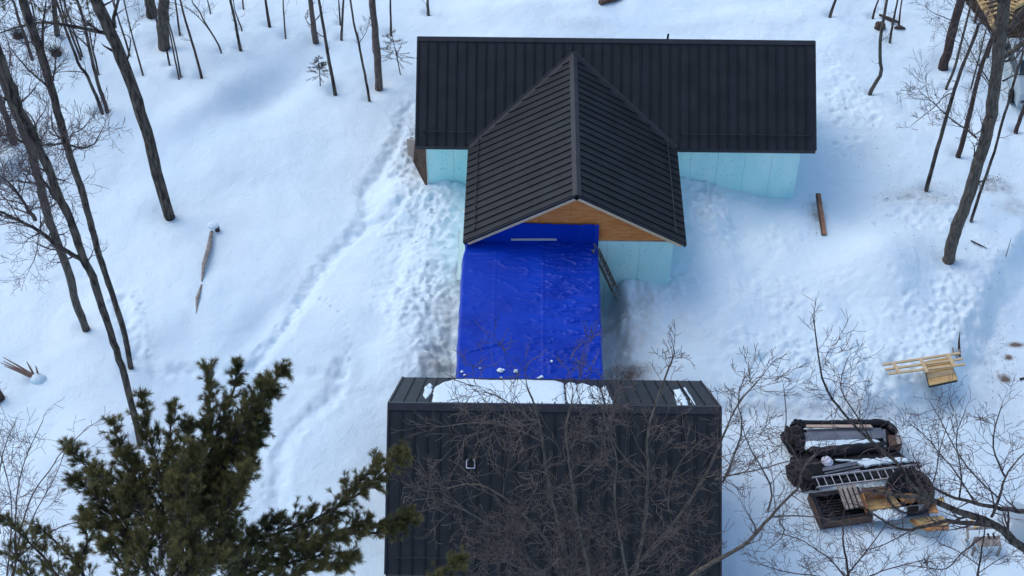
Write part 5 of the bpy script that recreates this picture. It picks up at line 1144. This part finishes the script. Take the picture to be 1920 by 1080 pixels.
crown('many stemmed bare bush at the lower left edge', (-20.2, -25.6, -6.2), [
    ([(10, 1180), (30, 1050), (39, 994), (50, 955), (62, 925), (78, 900), (97, 878), (112, 850), (130, 835), (165, 800)], 6, -25, -24.4, 16, 1.2, 2), ([(5, 1150), (23, 990), (21, 932), (12, 890), (0, 847)], 5, -25, -24.6, 12, 1.2, 2), ([(30, 1050), (28, 950), (40, 880), (60, 830), (80, 790)], 4, -25, -24.5, 14, 1.2, 2),
    ([(20, 1060), (62, 1018), (101, 994), (136, 979), (175, 977)], 4, -25, -24.6, 7, .8, 2), ([(15, 1100), (60, 970), (90, 920), (110, 880), (120, 850)], 4, -25, -24.5, 12, 1.0, 2), ([(0, 1000), (-5, 900), (10, 830), (30, 790)], 4, -25, -24.8, 12, 1.1, 2)], 26, TWIG, BARKR, .006, .8)

# leaf litter on the right slope: countless specks
rg = random.Random(77); b_ = MB()
for (px, py, sx, sy, n) in ((1730, 370, 70, 22, 110), (1860, 345, 30, 16, 150), (1700, 440, 90, 40, 30), (1890, 640, 25, 60, 120), (1640, 745, 130, 14, 160), (1530, 410, 16, 30, 50), (1175, 692, 45, 10, 160), (1650, 280, 60, 60, 50), (1850, 470, 60, 50, 60), (780, 300, 12, 30, 40), (1700, 830, 120, 40, 120)):
    for _ in range(n):
        x, y = G(px+rg.gauss(0, sx/1.6), py+rg.gauss(0, sy/1.6)); z = hgt(x, y)+.025 if _ % 4 == 0 or True else 0; s_ = rg.uniform(.008, .024); a = rg.uniform(0, 3.1)
        u = np.array((math.cos(a)*s_, math.sin(a)*s_, rg.uniform(-.01, .01))); v = np.array((-math.sin(a)*s_*.6, math.cos(a)*s_*.6, rg.uniform(-.01, .01))); c = np.array((x, y, z))
        k = len(b_.v); b_.v += [tuple(c-u-v), tuple(c+u-v), tuple(c+u+v), tuple(c-u+v)]; b_.f.append((k, k+1, k+2, k+3))
tag(b_.build('leaf_litter', BROWNW), 'dead leaf specks scattered on the snow', None, None, 'stuff')

# ------------------------------------------------------------ the snow ground
x0, x1, y0, y1, st = -38.0, 30.0, -31.0, 20.0, .085
gx = np.arange(x0, x1+1e-6, st); gy = np.arange(y0, y1+1e-6, st); Xg, Yg = np.meshgrid(gx, gy)
Zg = H(Xg, Yg)
for (sx, sy, r, dz) in STEPS:
    i0 = int((sx-x0-3*r)/st); i1 = int((sx-x0+3*r)/st)+2; j0 = int((sy-y0-3*r)/st); j1 = int((sy-y0+3*r)/st)+2
    if i0 < 0 or j0 < 0 or i1 > len(gx) or j1 > len(gy): continue
    xx = Xg[j0:j1, i0:i1]; yy = Yg[j0:j1, i0:i1]; d2 = ((xx-sx)**2+(yy-sy)**2)/(r*r)
    Zg[j0:j1, i0:i1] -= dz*np.exp(-d2*d2*.8)-dz*.22*np.exp(-(np.sqrt(d2)-1.5)**2*5)
dd = np.zeros_like(Zg)
for (cx, cy, a, b, s) in DIRT: dd = np.maximum(dd, s*np.exp(-(((Xg-cx)/a)**2+((Yg-cy)/b)**2)))
# fade the border towards the far sheet
V = np.stack([Xg, Yg, Zg], -1).reshape(-1, 3); nx_, ny_ = len(gx), len(gy)
idx = np.arange(nx_*ny_).reshape(ny_, nx_)
F = np.stack([idx[:-1, :-1], idx[:-1, 1:], idx[1:, 1:], idx[1:, :-1]], -1).reshape(-1, 4)
# far rings, out to the horizon
border = np.concatenate([idx[0, :], idx[1:, -1], idx[-1, -2::-1], idx[-2:0:-1, 0]]); nb = len(border); cur = border; allV = [V]; allF = [F]; cnt = len(V)
cc = np.array(((x0+x1)/2, (y0+y1)/2)); Bp = V[border][:, :2]-cc
for f in (1.15, 1.5, 2.2, 4, 10, 40):
    Pn = cc+Bp*f; hz = -6.1+.28*fbm(Pn[:, 0]/9, Pn[:, 1]/9, 2, 3)+.012*np.clip(Pn[:, 1], -60, 80)-.6*sstep(10, 16, Pn[:, 0])*(Pn[:, 1] < 0)
    allV.append(np.column_stack([Pn, hz])); new = cnt+np.arange(nb); cnt += nb
    nxt = np.roll(cur, -1); nn_ = np.roll(new, -1); allF.append(np.stack([cur, new, nn_, nxt], -1)); cur = new
V = np.concatenate(allV); F = np.concatenate(allF); me = smooth(mesh_np('snow_ground', V, F))
at2 = me.attributes.new('dirt', 'FLOAT', 'POINT'); dv = np.zeros(len(V), np.float32); dv[:nx_*ny_] = dd.ravel(); at2.data.foreach_set('value', dv)
tag(link('snow_ground', me, SNOW), kind='structure')
